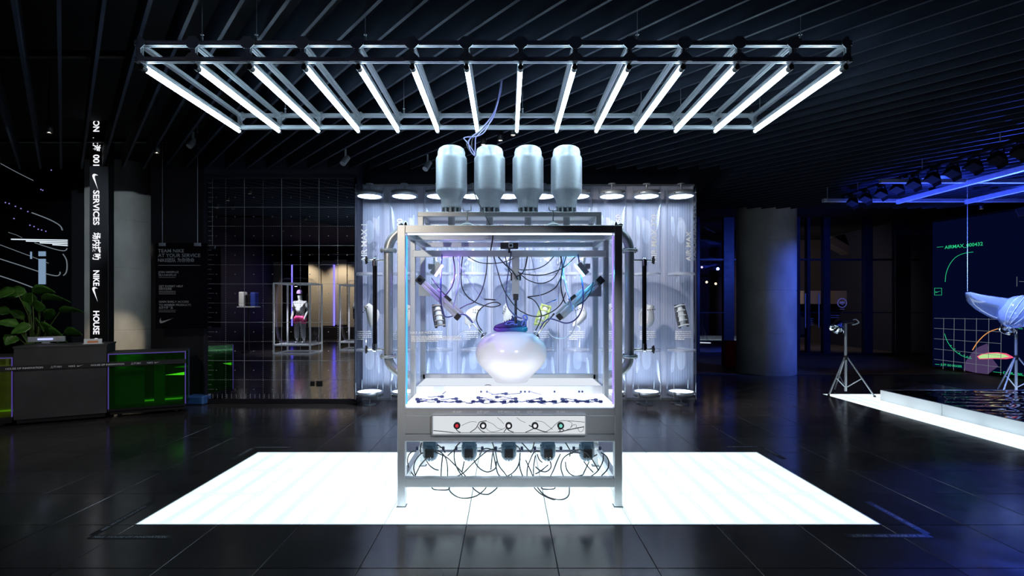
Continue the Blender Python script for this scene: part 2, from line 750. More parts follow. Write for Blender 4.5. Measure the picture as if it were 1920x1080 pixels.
# white translucent display wall with narrow vertical ribs ------------------------
m = principled('ribbed', (0.46, 0.48, 0.60), 0.45)
n, l, b = nodes(m)
tc = n.new('ShaderNodeTexCoord')
wv = n.new('ShaderNodeTexWave')
wv.wave_type = 'BANDS'
wv.bands_direction = 'X'
wv.inputs['Scale'].default_value = 7.5
wv.inputs['Distortion'].default_value = 0.0
l.new(tc.outputs['Object'], wv.inputs['Vector'])
bp = n.new('ShaderNodeBump')
bp.inputs['Strength'].default_value = 0.22
bp.inputs['Distance'].default_value = 0.01
l.new(wv.outputs[0], bp.inputs['Height'])
l.new(bp.outputs[0], b.inputs['Normal'])
dw = thing('display_wall', 'white ribbed display wall standing behind the row of clear cylinders', 'wall panel', (0.31, 8.55, 0))
for k in range(10):
    x = -2.55 + 5.72 * (k + .5) / 10
    MB().box((x, 8.55, 1.81), (5.72 / 10 - .004, .10, 3.62), bev=.003).build('wall_panel', 'ribbed', dw)
MB().box((0.31, 8.55, 3.635), (5.74, .14, .03)).build('top_trim', 'alu', dw)
MB().box((0.31, 8.55, 0.02), (5.74, .16, .04)).build('floor_trim', 'steel', dw)

# ================================================================== LIT FLOOR
lf = thing('light_floor', 'large illuminated floor of white glass panels under the metal machine', 'light floor', (X0 + 4.5 * TS, Y0 + 1.5 * TS, 0))
pm = MB().box((0, 0, -.005), (TS - .007, TS - .007, .012), bev=.0015)
pp = pm.build('glass_panel', 'panel_light', lf)
pme = pp.data
pme.transform(Matrix.Translation(Vector(lf.location)))
for i in range(9):
    for j in range(3):
        c = (X0 + TS * (i + .5), Y0 + TS * (j + .5), 0)
        if i == 0 and j == 0:
            pp.matrix_local = Matrix.Translation(Vector(c) - lf.location)
        else:
            share('glass_panel', pme, c, lf)
fr = MB()
xa, xb, ya, yb = X0, X0 + 9 * TS, Y0, Y0 + 3 * TS
for p, q in (((xa, ya), (xb, ya)), ((xa, yb), (xb, yb)), ((xa, ya), (xa, yb)), ((xb, ya), (xb, yb))):
    fr.bar((*p, -.002), (*q, -.002), .008, .010)
fr.build('edge_trim', 'steel', lf)

# lit strip round the right-hand platform
ls = thing('light_strip_floor', 'narrow illuminated floor strip running beside the raised platform on the right', 'light floor', (PLX + .3, 6.0, 0))
for j in range(10):
    cy = PLY - TS * (j + .5)
    share('glass_panel', pme, (PLX + TS / 2, cy, 0), ls, Matrix.Rotation(0, 4, 'Z'))
for i in range(1, 9):
    share('glass_panel', pme, (PLX + TS * (i + .5), PLY - TS / 2, 0), ls)

# raised platform with rippled mirror top
plat = thing('platform', 'raised white-edged platform with a rippled dark blue mirror top', 'platform', (9.3, 5.5, 0))
m = principled('ripple', (0.26, 0.29, 0.50), 0.05, 1.0)
n, l, b = nodes(m)
geo = n.new('ShaderNodeNewGeometry')
mp = n.new('ShaderNodeMapping')
mp.inputs['Scale'].default_value = (2.2, 5.5, 1)
l.new(geo.outputs['Position'], mp.inputs[0])
vo = n.new('ShaderNodeTexVoronoi')
vo.feature = 'SMOOTH_F1'
vo.inputs['Scale'].default_value = 1.0
l.new(mp.outputs[0], vo.inputs['Vector'])
bp = n.new('ShaderNodeBump')
bp.inputs['Strength'].default_value = 0.5
bp.inputs['Distance'].default_value = 0.05
l.new(vo.outputs[0], bp.inputs['Height'])
l.new(bp.outputs[0], b.inputs['Normal'])
for k in range(6):
    y1 = 8.46 - k * 1.2
    MB().box((6.315, y1 - .6, .087), (.03, 1.19, .174), bev=.003).build('side_panel', 'white', plat)
for k in range(5):
    x1 = 6.33 + k * 1.2
    MB().box((x1 + .6, 8.445, .087), (1.19, .03, .174), bev=.003).build('side_panel', 'white', plat)
for i in range(5):
    for j in range(6):
        MB().box((6.335 + 1.2 * (i + .5), 8.43 - 1.2 * (j + .5), .165), (1.194, 1.194, .02)).build('mirror_tile', 'ripple', plat)

# floor tape corners round the lit floor ---------------------------------------
principled('tape', (0.012, 0.012, 0.013), 0.5)


def tape_corner(px, py, sx, sy, words, label, long=1.0, tl=1.15):
    c = PF(px, py)
    t = thing('floor_tape', label, 'floor tape', (c.x, c.y, 0), group='printed tape corners on the floor')
    w = .055
    MB().box((c.x - sx * long / 2, c.y, .0012), (long, w, .0016)).build('tape_strip', 'tape', t)
    MB().box((c.x, c.y - sy * (tl / 2 + w / 2), .0012), (w, tl, .0016)).build('tape_strip', 'tape', t)
    mb = MB()
    x = min(c.x, c.x - sx * long) + .03
    text_into(mb, words, (x, c.y - .015, .0024), (1, 0, 0), (0, 1, 0), .028, width=long - .08)
    y = min(c.y, c.y - sy * tl) + .1
    text_into(mb, words, (c.x + .015, y, .0024), (0, 1, 0), (-1, 0, 0), .028, width=tl - .15)
    stuff(mb.build('tape_lettering', 'ink_grey', t))


tape_corner(168, 1007, -1, -1, 'NIKE  HOUSE OF INNOVATION', 'black printed tape corner before the left front corner of the lit floor', .58, .58)
tape_corner(1745, 1005, 1, -1, '上海/001  NIKE  HOUSE OF IN', 'black printed tape corner before the right front corner of the lit floor', .58, .58)
tape_corner(476, 839, -1, 1, 'HOUSE OF INNOVATION', 'black printed tape corner behind the left rear corner of the lit floor', .42, .42)
tape_corner(1429, 838, 1, 1, 'HOUSE OF INNOVATION', 'black printed tape corner behind the right rear corner of the lit floor', .42, .42)

# ================================================================== LIGHT FRAME (hung from the ceiling)
LX0, LSP, LYF, LYR, LZ = -2.803, 0.4157, 3.83, 5.27, 3.42
lfr = thing('light_frame', 'suspended aluminium frame carrying fourteen glowing fluorescent tubes', 'light fixture', (-0.10, 4.55, 3.40))
RW = .036


def extrusion(a, b, name='rail', w=RW, parent=None):
    """aluminium profile with a groove on each side"""
    a, b = Vector(a), Vector(b)
    mb = MB()
    d = (b - a).normalized()
    up = Vector((0, 0, 1)) if abs(d.z) < .9 else Vector((0, 1, 0))
    y = up.cross(d).normalized()
    z = d.cross(y)
    q = w * .31
    for sy in (-1, 1):
        for sz in (-1, 1):
            o = y * sy * q + z * sz * q
            mb.bar(a + o, b + o, w * .38, w * .38, up=up)
    mb.bar(a, b, w * .72, w * .72, up=up)
    return mb.build(name, 'alu_frame', parent)


XL, XR = LX0 - .03, LX0 + 13 * LSP + .03
ZLO, ZHI = LZ + .045, LZ + .17
for y in (LYF, LYR):
    for z in (ZLO, ZHI):
        extrusion((XL, y, z), (XR, y, z), 'long_rail', RW, lfr)
for k in range(14):
    x = LX0 + LSP * k
    for y in (LYF, LYR):
        extrusion((x, y, ZLO - .02), (x, y, ZHI + .022), 'post', RW, lfr)
        # gusset plates either side of the post, top and bottom
        sgn = -1 if y == LYF else 1
        yy = y + sgn * .021
        for s in (-1, 1):
            if (k == 0 and s < 0) or (k == 13 and s > 0):
                continue
            for zc, hi_, lo_ in ((ZHI, .046, .046), (ZLO, .046, .016)):
                poly = [(0, -lo_), (s * .024, -lo_), (s * .054, -.016), (s * .054, .016), (s * .023, hi_), (0, hi_)]
                if zc == ZLO:
                    poly = [(0, -.016), (s * .054, -.016), (s * .054, .016), (s * .024, .046), (0, .046)]
                MB().prism(poly, (x, yy, zc), (1, 0, 0), (0, 0, 1), .005).build('gusset', 'alu_frame', lfr)
    extrusion((x, LYF, ZHI), (x, LYR, ZHI), 'cross_beam', RW, lfr)
    extrusion((x, LYF, ZLO), (x, LYR, ZLO), 'cross_beam', RW, lfr)
    tb = MB().cyl((x, LYF + .055, LZ), (x, LYR - .02, LZ), .0165, n=16).build('fluorescent_tube', 'tube_light', lfr)
    for y, d in ((LYF + .012, .05), (LYR - .02, .03)):
        cp = MB()
        cp.cyl((x, y, LZ), (x, y + d, LZ), .0205, n=16)
        cp.box((x, y + d / 2, LZ + .02), (.022, d, .025))
        cp.build('tube_cap', 'black', tb)
# hanging chains
for px, y in ((1, LYF), (4, LYF), (9, LYF), (12, LYF), (1, LYR), (4, LYR), (7, LYR), (10, LYR), (13, LYR), (2, LYF), (11, LYR)):
    x = LX0 + LSP * px + .06
    mb = MB()
    mb.cyl((x, y, ZHI + .018), (x, y, 4.50), .0022, n=6)
    mb.cyl((x, y, ZHI + .016), (x, y, ZHI + .055), .009, n=10)
    mb.lathe((x, y, ZHI + .07), [(.010, -.004), (.014, 0), (.010, .004), (.006, 0)], 12, closed=True)
    mb.build('hanging_wire', 'steel', lfr)
# ================================================================== CLEAR DISPLAY CYLINDERS
TY, TR = 8.08, 0.232
NAMES = ['AIR MAX 1', 'AIR MAX 90', 'AIR MAX 91', 'AIR MAX 180', 'AIR MAX 93', 'AIR MAX 95', 'AIR MAX 97', 'AIR MAX 360', 'AIR MAX 270', None]
ORD = ['leftmost', 'second', 'third', 'fourth', 'fifth', 'sixth', 'seventh', 'eighth', 'ninth', 'rightmost']
principled('ring_acrylic', (0.80, 0.74, 0.66), 0.3)
clear('ring_clear', (0.80, 0.80, 0.84), 0.06, 0.4, 0.1, haze=0.30, hazecol=(0.85, 0.85, 0.9))
principled('tube_rod', (0.7, 0.75, 0.8), 0.25, 0.9)

tube_x = [(693 + 64.9 * k - VX) / FPX * TY for k in range(10)]
ZT = lambda py: EYE - (py - VY) / FPX * TY
tube_root = thing('display_cylinder', 'leftmost clear display cylinder, beside the black mirror wall', 'display tube', (tube_x[0], TY, 0), group='clear display cylinders before the white wall')
cx = tube_x[0]
c0 = (cx, TY, 0)
MB().lathe(c0, [(TR, .10), (TR, ZT(353)), (TR - .006, ZT(353)), (TR - .006, .10)], 48, closed=True).build('tube_wall', 'acrylic', tube_root)
top = MB().lathe((cx, TY, ZT(369)), [(0, .075), (TR - .02, .075), (TR - .02, .0), (TR - .045, .0), (TR - .045, .02), (0, .02)], 40).build('lamp_housing', 'steel', tube_root)
MB().lathe((cx, TY, ZT(369) + .006), [(0, 0), (TR - .047, 0)], 40).build('lamp_disc', 'disc_light', top)
bot = MB().lathe((cx, TY, ZT(733) - .075), [(0, 0), (TR - .02, 0), (TR - .02, .075), (TR - .045, .075), (TR - .045, .06), (0, .06)], 40).build('lamp_housing', 'steel', tube_root)
MB().lathe((cx, TY, ZT(733) - .008), [(0, 0), (TR - .047, 0)], 40).build('lamp_disc', 'disc_light', bot)
mb = MB().cyl((cx, TY, ZT(369) + .07), (cx, TY, ZT(346)), .012)
mb.lathe((cx, TY, ZT(346)), [(0, 0), (.06, 0), (.06, .015), (0, .015)], 20)
mb.build('hanger', 'steel', tube_root)
mb = MB().cyl((cx, TY, .0), (cx, TY, ZT(733) - .07), .013)
mb.lathe((cx, TY, .0), [(0, .0), (.10, .0), (.10, .012), (0, .016)], 24)
mb.bar((cx, TY, .014), (cx - .13, TY + .12, .014), .035, .016)
mb.build('foot', 'steel', tube_root)
for z in (ZT(514), ZT(656)):
    MB().lathe((cx, TY, z), [(TR - .010, -.018), (TR - .010, .018), (0.0, .018), (0, -.018)], 40).build('ring_shelf', 'ring_clear', tube_root)
for k in range(4):
    a = math.pi / 4 + k * math.pi / 2
    mb = MB()
    for z in (ZT(369) + .03, ZT(733) - .03):
        mb.cyl((cx + (TR - .03) * math.cos(a), TY + (TR - .03) * math.sin(a), z), (cx + (TR + .02) * math.cos(a), TY + (TR + .02) * math.sin(a), z), .008, n=8)
    mb.cyl((cx + (TR + .014) * math.cos(a), TY + (TR + .014) * math.sin(a), ZT(745)), (cx + (TR + .014) * math.cos(a), TY + (TR + .014) * math.sin(a), ZT(715)), .006, n=6)
    stuff(mb.build('clamp', 'steel', tube_root))
TUBES = [tube_root]
for k in range(1, 10):
    hint = ['', ', behind the left pipe', ' from the mirror wall', ' from the mirror wall', ' from the mirror wall, behind the white balloon', ' from the mirror wall', ' from the mirror wall', ', beside the machine’s right post', ', behind the right sight gauge', ' beside the dark glass front'][k]
    t = copy_tree(tube_root, loc=(tube_x[k], TY, 0), label='%s clear display cylinder%s' % (ORD[k], hint))
    TUBES.append(t)


def wrap(cx, dr=.002):
    R = TR + dr

    def f(p):
        a = (p.x - cx) / R
        a = max(-1.5, min(1.5, a))
        return Vector((cx + R * math.sin(a), TY - R * math.cos(a), p.z))
    return f


def leaf_mark(mb, x, z, f):
    """fan of fine arcs printed beside the lettering"""
    for q in range(9):
        t0 = .10 + q * .018
        pts = []
        for s in range(7):
            a = math.radians(100 - s * 14)
            pts.append(f(Vector((x + t0 * math.cos(a) * .55, TY, z + (t0 + .12) * math.sin(a)))))
        for s in range(6):
            a_, b_ = pts[s], pts[s + 1]
            w = Vector((0, 0, .002))
            mb.add([a_ - w, b_ - w, b_ + w, a_ + w], [(0, 1, 2, 3)])


def micro(mb, x, z, w, rows, f=None, y=TY, lh=.026, th=.011, head=True):
    rr = random.Random(int(x * 1000) + rows)
    for r in range(rows):
        xx = x
        end = x + w * (1 if r < rows - 1 else .55)
        while xx < end:
            L = rr.uniform(.02, .06) * (1.0 if th > .008 else .6)
            L = min(L, end - xx)
            for (xa_, xb_) in ((xx, xx + L * .5), (xx + L * .5, xx + L)):
                q = [Vector((xa_, y, z - r * lh)), Vector((xb_, y, z - r * lh)), Vector((xb_, y, z - r * lh + th)), Vector((xa_, y, z - r * lh + th))]
                if f:
                    q = [f(p) for p in q]
                mb.add(q, [(0, 1, 2, 3)])
            xx += L + th * .6


for k, t in enumerate(TUBES):
    x = tube_x[k]
    f = wrap(x)
    mb = MB()
    if NAMES[k]:
        zb = ZT(494)
        text_into(mb, NAMES[k], (x + .10 if k > 4 else x + .02, TY, zb), (0, 0, 1), (-1, 0, 0), .095, bold=.018, fn=f)
        leaf_mark(mb, x + (.13 if k <= 4 else -.12), ZT(455), f)
    else:
        text_into(mb, 'AIR MAX', (x + .075, TY, ZT(492)), (0, 0, 1), (-1, 0, 0), .085, bold=.014, fn=f)
        text_into(mb, 'VAPOR MAX PLUS', (x + .20, TY, ZT(492)), (0, 0, 1), (-1, 0, 0), .085, bold=.014, fn=f)
        leaf_mark(mb, x - .10, ZT(455), f)
    micro(mb, x - .17, ZT(621), .26, 5, f, lh=.030, th=.013)
    stuff(mb.build('printed_lettering', 'ink_white', t))

# one small deconstructed shoe piece floats in every cylinder ---------------------------------
PIECE = [principled('piece%d' % i, c, .5) for i, c in enumerate([
    (.80, .78, .74), (.82, .66, .52), (.30, .25, .22), (.85, .80, .72), (.82, .80, .76), (.62, .72, .22), (.80, .78, .76), (.78, .77, .76), (.84, .84, .86), (.75, .74, .78)])]
principled('piece_dark', (.06, .055, .065), .5)


def shoe_piece(k):
    x = tube_x[k]
    c = P(VX + FPX * x / TY, 592, TY)
    tilt = [-20, 25, -8, 35, -30, 20, 10, -15, 30, -12][k]
    R = Matrix.Rotation(math.radians(tilt), 3, 'Y')
    W = [('white folded shoe upper', 'shoe part'), ('cream and peach shoe heel piece', 'shoe part'), ('brown framed shoe cushion', 'shoe part'),
         ('cream shoe tongue', 'shoe part'), ('pale rounded shoe upper', 'shoe part'), ('yellow-green ribbed air cushion', 'shoe part'),
         ('pale shoe upper', 'shoe part'), ('white shoe quarter with fine laces', 'shoe part'), ('white curved heel piece', 'shoe part'),
         ('black and white ribbed shoe side', 'shoe part')][k]
    t = thing('shoe_piece', W[0] + ' floating inside the %s display cylinder' % ORD[k], W[1], (c.x, c.y, c.z - .2), group='shoe pieces floating in the cylinders')
    q = lambda v: c + R @ Vector(v)
    if k in (2, 5, 9):
        # ribbed cushion / cage: two side rails with cross bars and a soft core
        mb = MB()
        for sx in (-1, 1):
            mb.tube([q((sx * .065, -.01, -.19)), q((sx * .075, -.02, -.06)), q((sx * .07, -.02, .08)), q((sx * .06, -.01, .19))], .022, 8)
        mb.build('side_rail', 'piece_dark' if k != 5 else PIECE[5], t)
        for s in range(5):
            zz = -.16 + s * .08
            MB().tube([q((-.085, -.02, zz)), q((0, -.05, zz + .01)), q((.085, -.02, zz))], .014, 8).build('rib', PIECE[k] if k != 9 else 'white', t)
        mb = MB()
        mb.lathe(c, [(0, -.17), (.05, -.15), (.062, -.05), (.058, .07), (.045, .15), (0, .17)], 16, axis=R @ Vector((0, 0, 1)))
        mb.build('core', 'white_gloss', t)
    else:
        # curled upper: an open shell with an eyestay and toe
        rows, colsn = 9, 12
        vs, fs = [], []
        for i in range(rows):
            u = i / (rows - 1)
            wid = .06 + .055 * math.sin(math.pi * min(1, u * 1.15)) + (.01 * (k % 3))
            for j in range(colsn):
                a = math.radians(200 + 230 * j / (colsn - 1) + k * 9)
                r = wid * (1 + .08 * math.sin(3 * a + k))
                vs.append(q((r * math.cos(a) + .05 * math.sin(u * 3 + k), r * math.sin(a) * .7, -.18 + .36 * u + .02 * math.cos(a))))
        for i in range(rows - 1):
            for j in range(colsn - 1):
                fs.append((i * colsn + j, i * colsn + j + 1, (i + 1) * colsn + j + 1, (i + 1) * colsn + j))
        mb = MB()
        mb.add(vs, fs, 0, True)
        o = mb.build('upper_shell', PIECE[k], t)
        sm = o.modifiers.new('thickness', 'SOLIDIFY')
        sm.thickness = .010
        ss = o.modifiers.new('soft', 'SUBSURF')
        ss.levels = ss.render_levels = 1
        mb = MB()
        for s in range(4):
            mb.cyl(q((-.05 + .03 * s, -.085, .08 + .02 * s)), q((-.05 + .03 * s, -.10, .08 + .02 * s)), .010, n=8)
        stuff(mb.build('eyelets', 'piece_dark', t))
        MB().tube([q((.02, -.06, -.16)), q((.07, -.09, -.19)), q((.05, -.05, -.24))], .010, 6).build('pull_tab', PIECE[k], t)
    MB().tube([q((0, 0, .17)), c + Vector((0, 0, .30)), Vector((c.x, c.y, ZT(514)))], .002, 5).build('thread', 'cable_clear', t)


for k in range(10):
    shoe_piece(k)
# ================================================================== THE MACHINE (glass cabinet on legs)
CY, CYM, CYR = 3.946, 4.45, 4.98
CXL, CXR = -0.861, 0.911
ZC = lambda py: EYE - (py - VY) / FPX * CY
PW = .062
mc = thing('display_machine', 'tall brushed-metal glass machine on legs standing on the lit floor', 'machine', ((CXL + CXR) / 2, 4.45, 0))
FR = 'machine_steel'
add_noise(principled(FR, (0.60, 0.63, 0.66), 0.40, 0.65), 30, 0.05, 0.05, stretch=(1, 1, 10))
ZTOP = ZC(422)
xl, xr = CXL + PW / 2, CXR - PW / 2
D = .062


def mbar(a, b, name='frame_bar', w=PW, h=PW, mat=FR):
    return MB().bar(a, b, w, h, bev=.003).build(name, mat, mc)


for x in (xl, xr):
    mbar((x, CY + D / 2, .008), (x, CY + D / 2, ZTOP), 'front_post')
    mbar((x, CYR, .008), (x, CYR, ZTOP), 'rear_post', .05, .05)
    mbar((x, CYM, ZC(765)), (x, CYM, ZTOP - .03), 'middle_post', .045, .045)
    for z, nm in ((ZTOP - .031, 'side_rail'), (ZC(772), 'side_rail'), (ZC(905), 'side_rail')):
        mbar((x, CY + D, z), (x, CYR - .025, z), nm, .05, .06)
    for y in (CY + D / 2, CYR):
        MB().box((x, y, .004), (.075, .075, .008), bev=.001).build('foot_plate', 'steel', mc)
fy = CY + D / 2
mbar((xl + PW / 2, fy, ZTOP - .031), (xr - PW / 2, fy, ZTOP - .031), 'top_rail', D, .062)
mbar((xl + PW / 2, CYR, ZTOP - .03), (xr - PW / 2, CYR, ZTOP - .03), 'top_rail', .05, .05)
mbar((xl + PW / 2, fy, (ZC(765) + ZC(780)) / 2), (xr - PW / 2, fy, (ZC(765) + ZC(780)) / 2), 'label_rail', D, ZC(765) - ZC(780))
mbar((xl + PW / 2, fy, (ZC(815) + ZC(828)) / 2), (xr - PW / 2, fy, (ZC(815) + ZC(828)) / 2), 'lower_rail', D, ZC(815) - ZC(828))
mbar((xl + PW / 2, fy, (ZC(897) + ZC(914)) / 2), (xr - PW / 2, fy, (ZC(897) + ZC(914)) / 2), 'shelf_rail', D, ZC(897) - ZC(914))
mbar((xl, CYR, ZC(905)), (xr, CYR, ZC(905)), 'shelf_rail', .05, .06)
mbar((xl, CYR, ZC(740)), (xr, CYR, ZC(740)), 'rear_rail', .05, .05)
mbar((xl, CYM, P(0, 476, CYM).z), (xr, CYM, P(0, 476, CYM).z), 'gantry_beam', .05, .058)
mbar((xl, CYM, ZTOP - .03), (xr, CYM, ZTOP - .03), 'top_rail', .045, .05)
# drawer fronts either side of the control panel
for xa_, xb_ in ((P(758, 0, CY).x, P(810, 0, CY).x), (P(1100, 0, CY).x, P(1153, 0, CY).x)):
    MB().box(((xa_ + xb_) / 2, fy, (ZC(779) + ZC(815)) / 2), (abs(xb_ - xa_) - .004, D - .01, ZC(780) - ZC(815) - .006), bev=.002).build('side_panel', FR, mc)
# control panel: steel tray standing proud, lit white face
cxa, cxb = P(810, 0, CY - .04).x, P(1099, 0, CY - .04).x
cza, czb = P(0, 816, CY - .04).z, P(0, 779, CY - .04).z
tray = MB()
for a, b_ in (((cxa, cza), (cxb, cza)), ((cxa, czb), (cxb, czb)), ((cxa, cza), (cxa, czb)), ((cxb, cza), (cxb, czb))):
    tray.bar((a[0], CY - .005, a[1]), (b_[0], CY - .005, b_[1]), .07 if a[1] == b_[1] else .07, .008, up=(0, 0, 1) if a[1] == b_[1] else (1, 0, 0))
cp = tray.build('control_tray', FR, mc)
emission('panel_face', (0.90, 0.95, 1.0), 0.78)
MB().box(((cxa + cxb) / 2, CY + .004, (cza + czb) / 2), (cxb - cxa - .01, .02, czb - cza - .008)).build('control_face', 'panel_face', cp)
BX = [857, 906, 954, 1003, 1051]
principled('btn_red', (.55, .02, .03), .25, emis=(1, .05, .08), estr=.35)
principled('btn_white', (.85, .87, .9), .25, emis=(1, 1, 1), estr=.55)
principled('btn_green', (.25, .75, .62), .25, emis=(.3, 1, .8), estr=.35)
for i, bx in enumerate(BX):
    c = P(bx, 797.5, CY - .012)
    bt = MB().lathe(c, [(0, -.006), (.026, -.006), (.027, .016), (.024, .021), (.016, .021), (.014, .014), (0, .014)], 28, axis=(0, -1, 0)).build('button_ring', 'black', mc)
    MB().lathe(c, [(0, .028), (.008, .027), (.0130, .024), (.0138, .012)], 24, axis=(0, -1, 0)).build('button_cap', ['btn_red', 'btn_white', 'btn_white', 'btn_white', 'btn_green'][i], bt)
lb = MB()
for tx, px_ in (('关 OFF', 857), ('左臂 LEFT', 906), ('中臂 MIDDLE 720', 954), ('右臂 RIGHT', 1002), ('开 ON', 1051)):
    text_into(lb, tx, (P(px_, 0, CY).x, CY - .0015, ZC(774.2)), (1, 0, 0), (0, 0, 1), .017, align='C', bold=.015)
stuff(lb.build('button_lettering', 'ink_white', mc))
# thin tubing laid over the lit face
s7 = lambda pts: [P(770 + x * .2031, 720 + y * .2031, CY - .010) for x, y in pts]
for pts, r in (([(410, 400), (430, 430), (460, 448)], .0035), ([(550, 445), (600, 410), (625, 370), (640, 350), (700, 340)], .003),
               ([(620, 395), (650, 430), (690, 450)], .003), ([(470, 385), (510, 365), (560, 348), (610, 352)], .0015),
               ([(690, 400), (720, 430), (760, 442), (830, 425), (880, 400)], .0015), ([(860, 445), (885, 410), (900, 400)], .003),
               ([(885, 405), (910, 430), (950, 445)], .0035), ([(690, 340), (760, 370), (800, 405), (850, 420)], .0015),
               ([(800, 310), (840, 345), (860, 370)], .0015), ([(980, 310), (1020, 340), (1060, 356)], .0015),
               ([(1060, 446), (1110, 425), (1145, 405)], .003), ([(1092, 380), (1130, 400), (1200, 430), (1265, 447)], .0035),
               ([(1150, 340), (1220, 350), (1260, 380), (1310, 420)], .0015), ([(1250, 440), (1300, 410), (1340, 370), (1390, 340), (1480, 342), (1605, 352)], .002),
               ([(1380, 400), (1378, 440)], .004), ([(1360, 415), (1410, 420), (1400, 440), (1360, 440)], .003), ([(1380, 442), (1450, 425), (1520, 410), (1600, 395)], .0035),
               ([(1450, 342), (1490, 365), (1470, 410), (1440, 420)], .0015), ([(1480, 400), (1500, 378), (1530, 380), (1525, 405)], .0015), ([(1540, 400), (1560, 440), (1590, 430), (1600, 390)], .0015),
               ([(210, 430), (300, 438), (400, 450)], .003), ([(400, 450), (700, 448), (1000, 450), (1380, 444)], .002)):
    MB().tube(s7(pts), r, 6, smooth_path=5).build('tubing', 'cable', cp)

# light box that forms the floor of the glass case
zf0 = ZC(764)
emission('case_floor', (0.90, 0.93, 1.0), 2.4)
MB().box(((xl + xr) / 2, (CY + D + CYM) / 2, zf0 + .002), (xr - xl - .05, CYM - CY - D, .03)).build('light_box', 'case_floor', mc)
MB().box(((xl + xr) / 2, CYM + .01, zf0 + .045), (xr - xl - .05, .02, .085)).build('light_box_step', 'white', mc)
MB().box(((xl + xr) / 2, (CYM + CYR) / 2, zf0 + .075), (xr - xl - .06, CYR - CYM - .03, .02)).build('rear_light_box', emission('rear_glow', (.88, .92, 1.0), .95), mc)
MB().box(((xl + xr) / 2, (CY + CYR) / 2, ZC(826)), (xr - xl - .07, CYR - CY - .12, .012)).build('under_tray', 'white', mc)
# glass
gz0, gz1 = ZC(765), ZTOP - .06
MB().box(((xl + xr) / 2, CY + .045, (gz0 + gz1) / 2), (xr - xl - PW, .006, gz1 - gz0)).build('glass_pane', 'glass', mc)
MB().box(((xl + xr) / 2, CYR, (gz0 + gz1) / 2), (xr - xl - .05, .006, gz1 - gz0)).build('glass_pane', 'glass', mc)
for x in (xl, xr):
    MB().box((x, (CY + D + CYM - .02) / 2, (gz0 + gz1) / 2), (.006, CYM - CY - D - .03, gz1 - gz0)).build('glass_pane', 'glass', mc)
    MB().box((x, (CYM + CYR) / 2, (gz0 + gz1) / 2), (.006, CYR - CYM - .05, gz1 - gz0)).build('glass_pane', 'glass', mc)
MB().box(((xl + xr) / 2, (CY + CYR) / 2, ZTOP - .028), (xr - xl - .05, CYR - CY - .06, .006)).build('glass_pane', 'glass', mc)
emission('strip_white', (.80, .82, 1.0), 7.0)
emission('strip_cyan', (.05, .50, 1.0), 1.6)
emission('strip_violet', (.32, .20, 1.0), 1.8)
MB().box(((xl + xr) / 2, CY + .052, ZTOP - .066), (xr - xl - PW - .02, .012, .007)).build('light_strip', 'strip_white', mc)
MB().box((xl + PW / 2 + .0035, CY + .052, (gz0 + gz1) / 2), (.006, .012, gz1 - gz0 - .04)).build('light_strip', 'strip_cyan', mc)
MB().box((xr - PW / 2 - .0035, CY + .052, (gz0 + gz1) / 2), (.006, .012, gz1 - gz0 - .04)).build('light_strip', 'strip_violet', mc)
pr = MB()
text_into(pr, 'NIKE AIR MAX 720', (P(769, 0, CY + .04).x, CY + .040, P(0, 626, CY + .04).z), (1, 0, 0), (0, 0, 1), .020, bold=.01)
micro(pr, P(771, 0, CY + .04).x, P(0, 631.5, CY + .04).z, .40, 4, None, CY + .040, lh=.0125, th=.0062)
stuff(pr.build('glass_lettering', 'ink_white', mc))

# hand-wheel valves on the top
for px_ in (876, 1037):
    c = P(px_, 419, 4.12)
    c.z = ZTOP
    vb = MB().lathe(c, [(0, 0), (.05, 0), (.068, .012), (.068, .024), (.045, .036), (.02, .048), (.012, .055), (0, .055)], 24).build('valve_base', 'steel', mc)
    mb = MB().cyl(c + Vector((0, 0, .05)), c + Vector((0, 0, .15)), .006, n=8)
    mb.tube([c + Vector((-.035, 0, .175)), c + Vector((-.03, 0, .15)), c + Vector((0, 0, .145)), c + Vector((.03, 0, .15)), c + Vector((.03, 0, .18))], .005, 6)
    mb.build('valve_handle', 'steel', vb)
for px_, sg in ((761, -1), (1155, 1)):
    c = P(px_, 420, 4.02)
    c.z = ZTOP
    mb = MB().lathe(c, [(0, 0), (.028, 0), (.024, .012), (.014, .035), (.004, .045), (0, .046)], 16)
    mb.lathe(c + Vector((sg * .035, 0, .012)), [(0, -.012), (.018, -.012), (.02, .01), (0, .016)], 14)
    mb.build('relief_valve', 'chrome', mc)

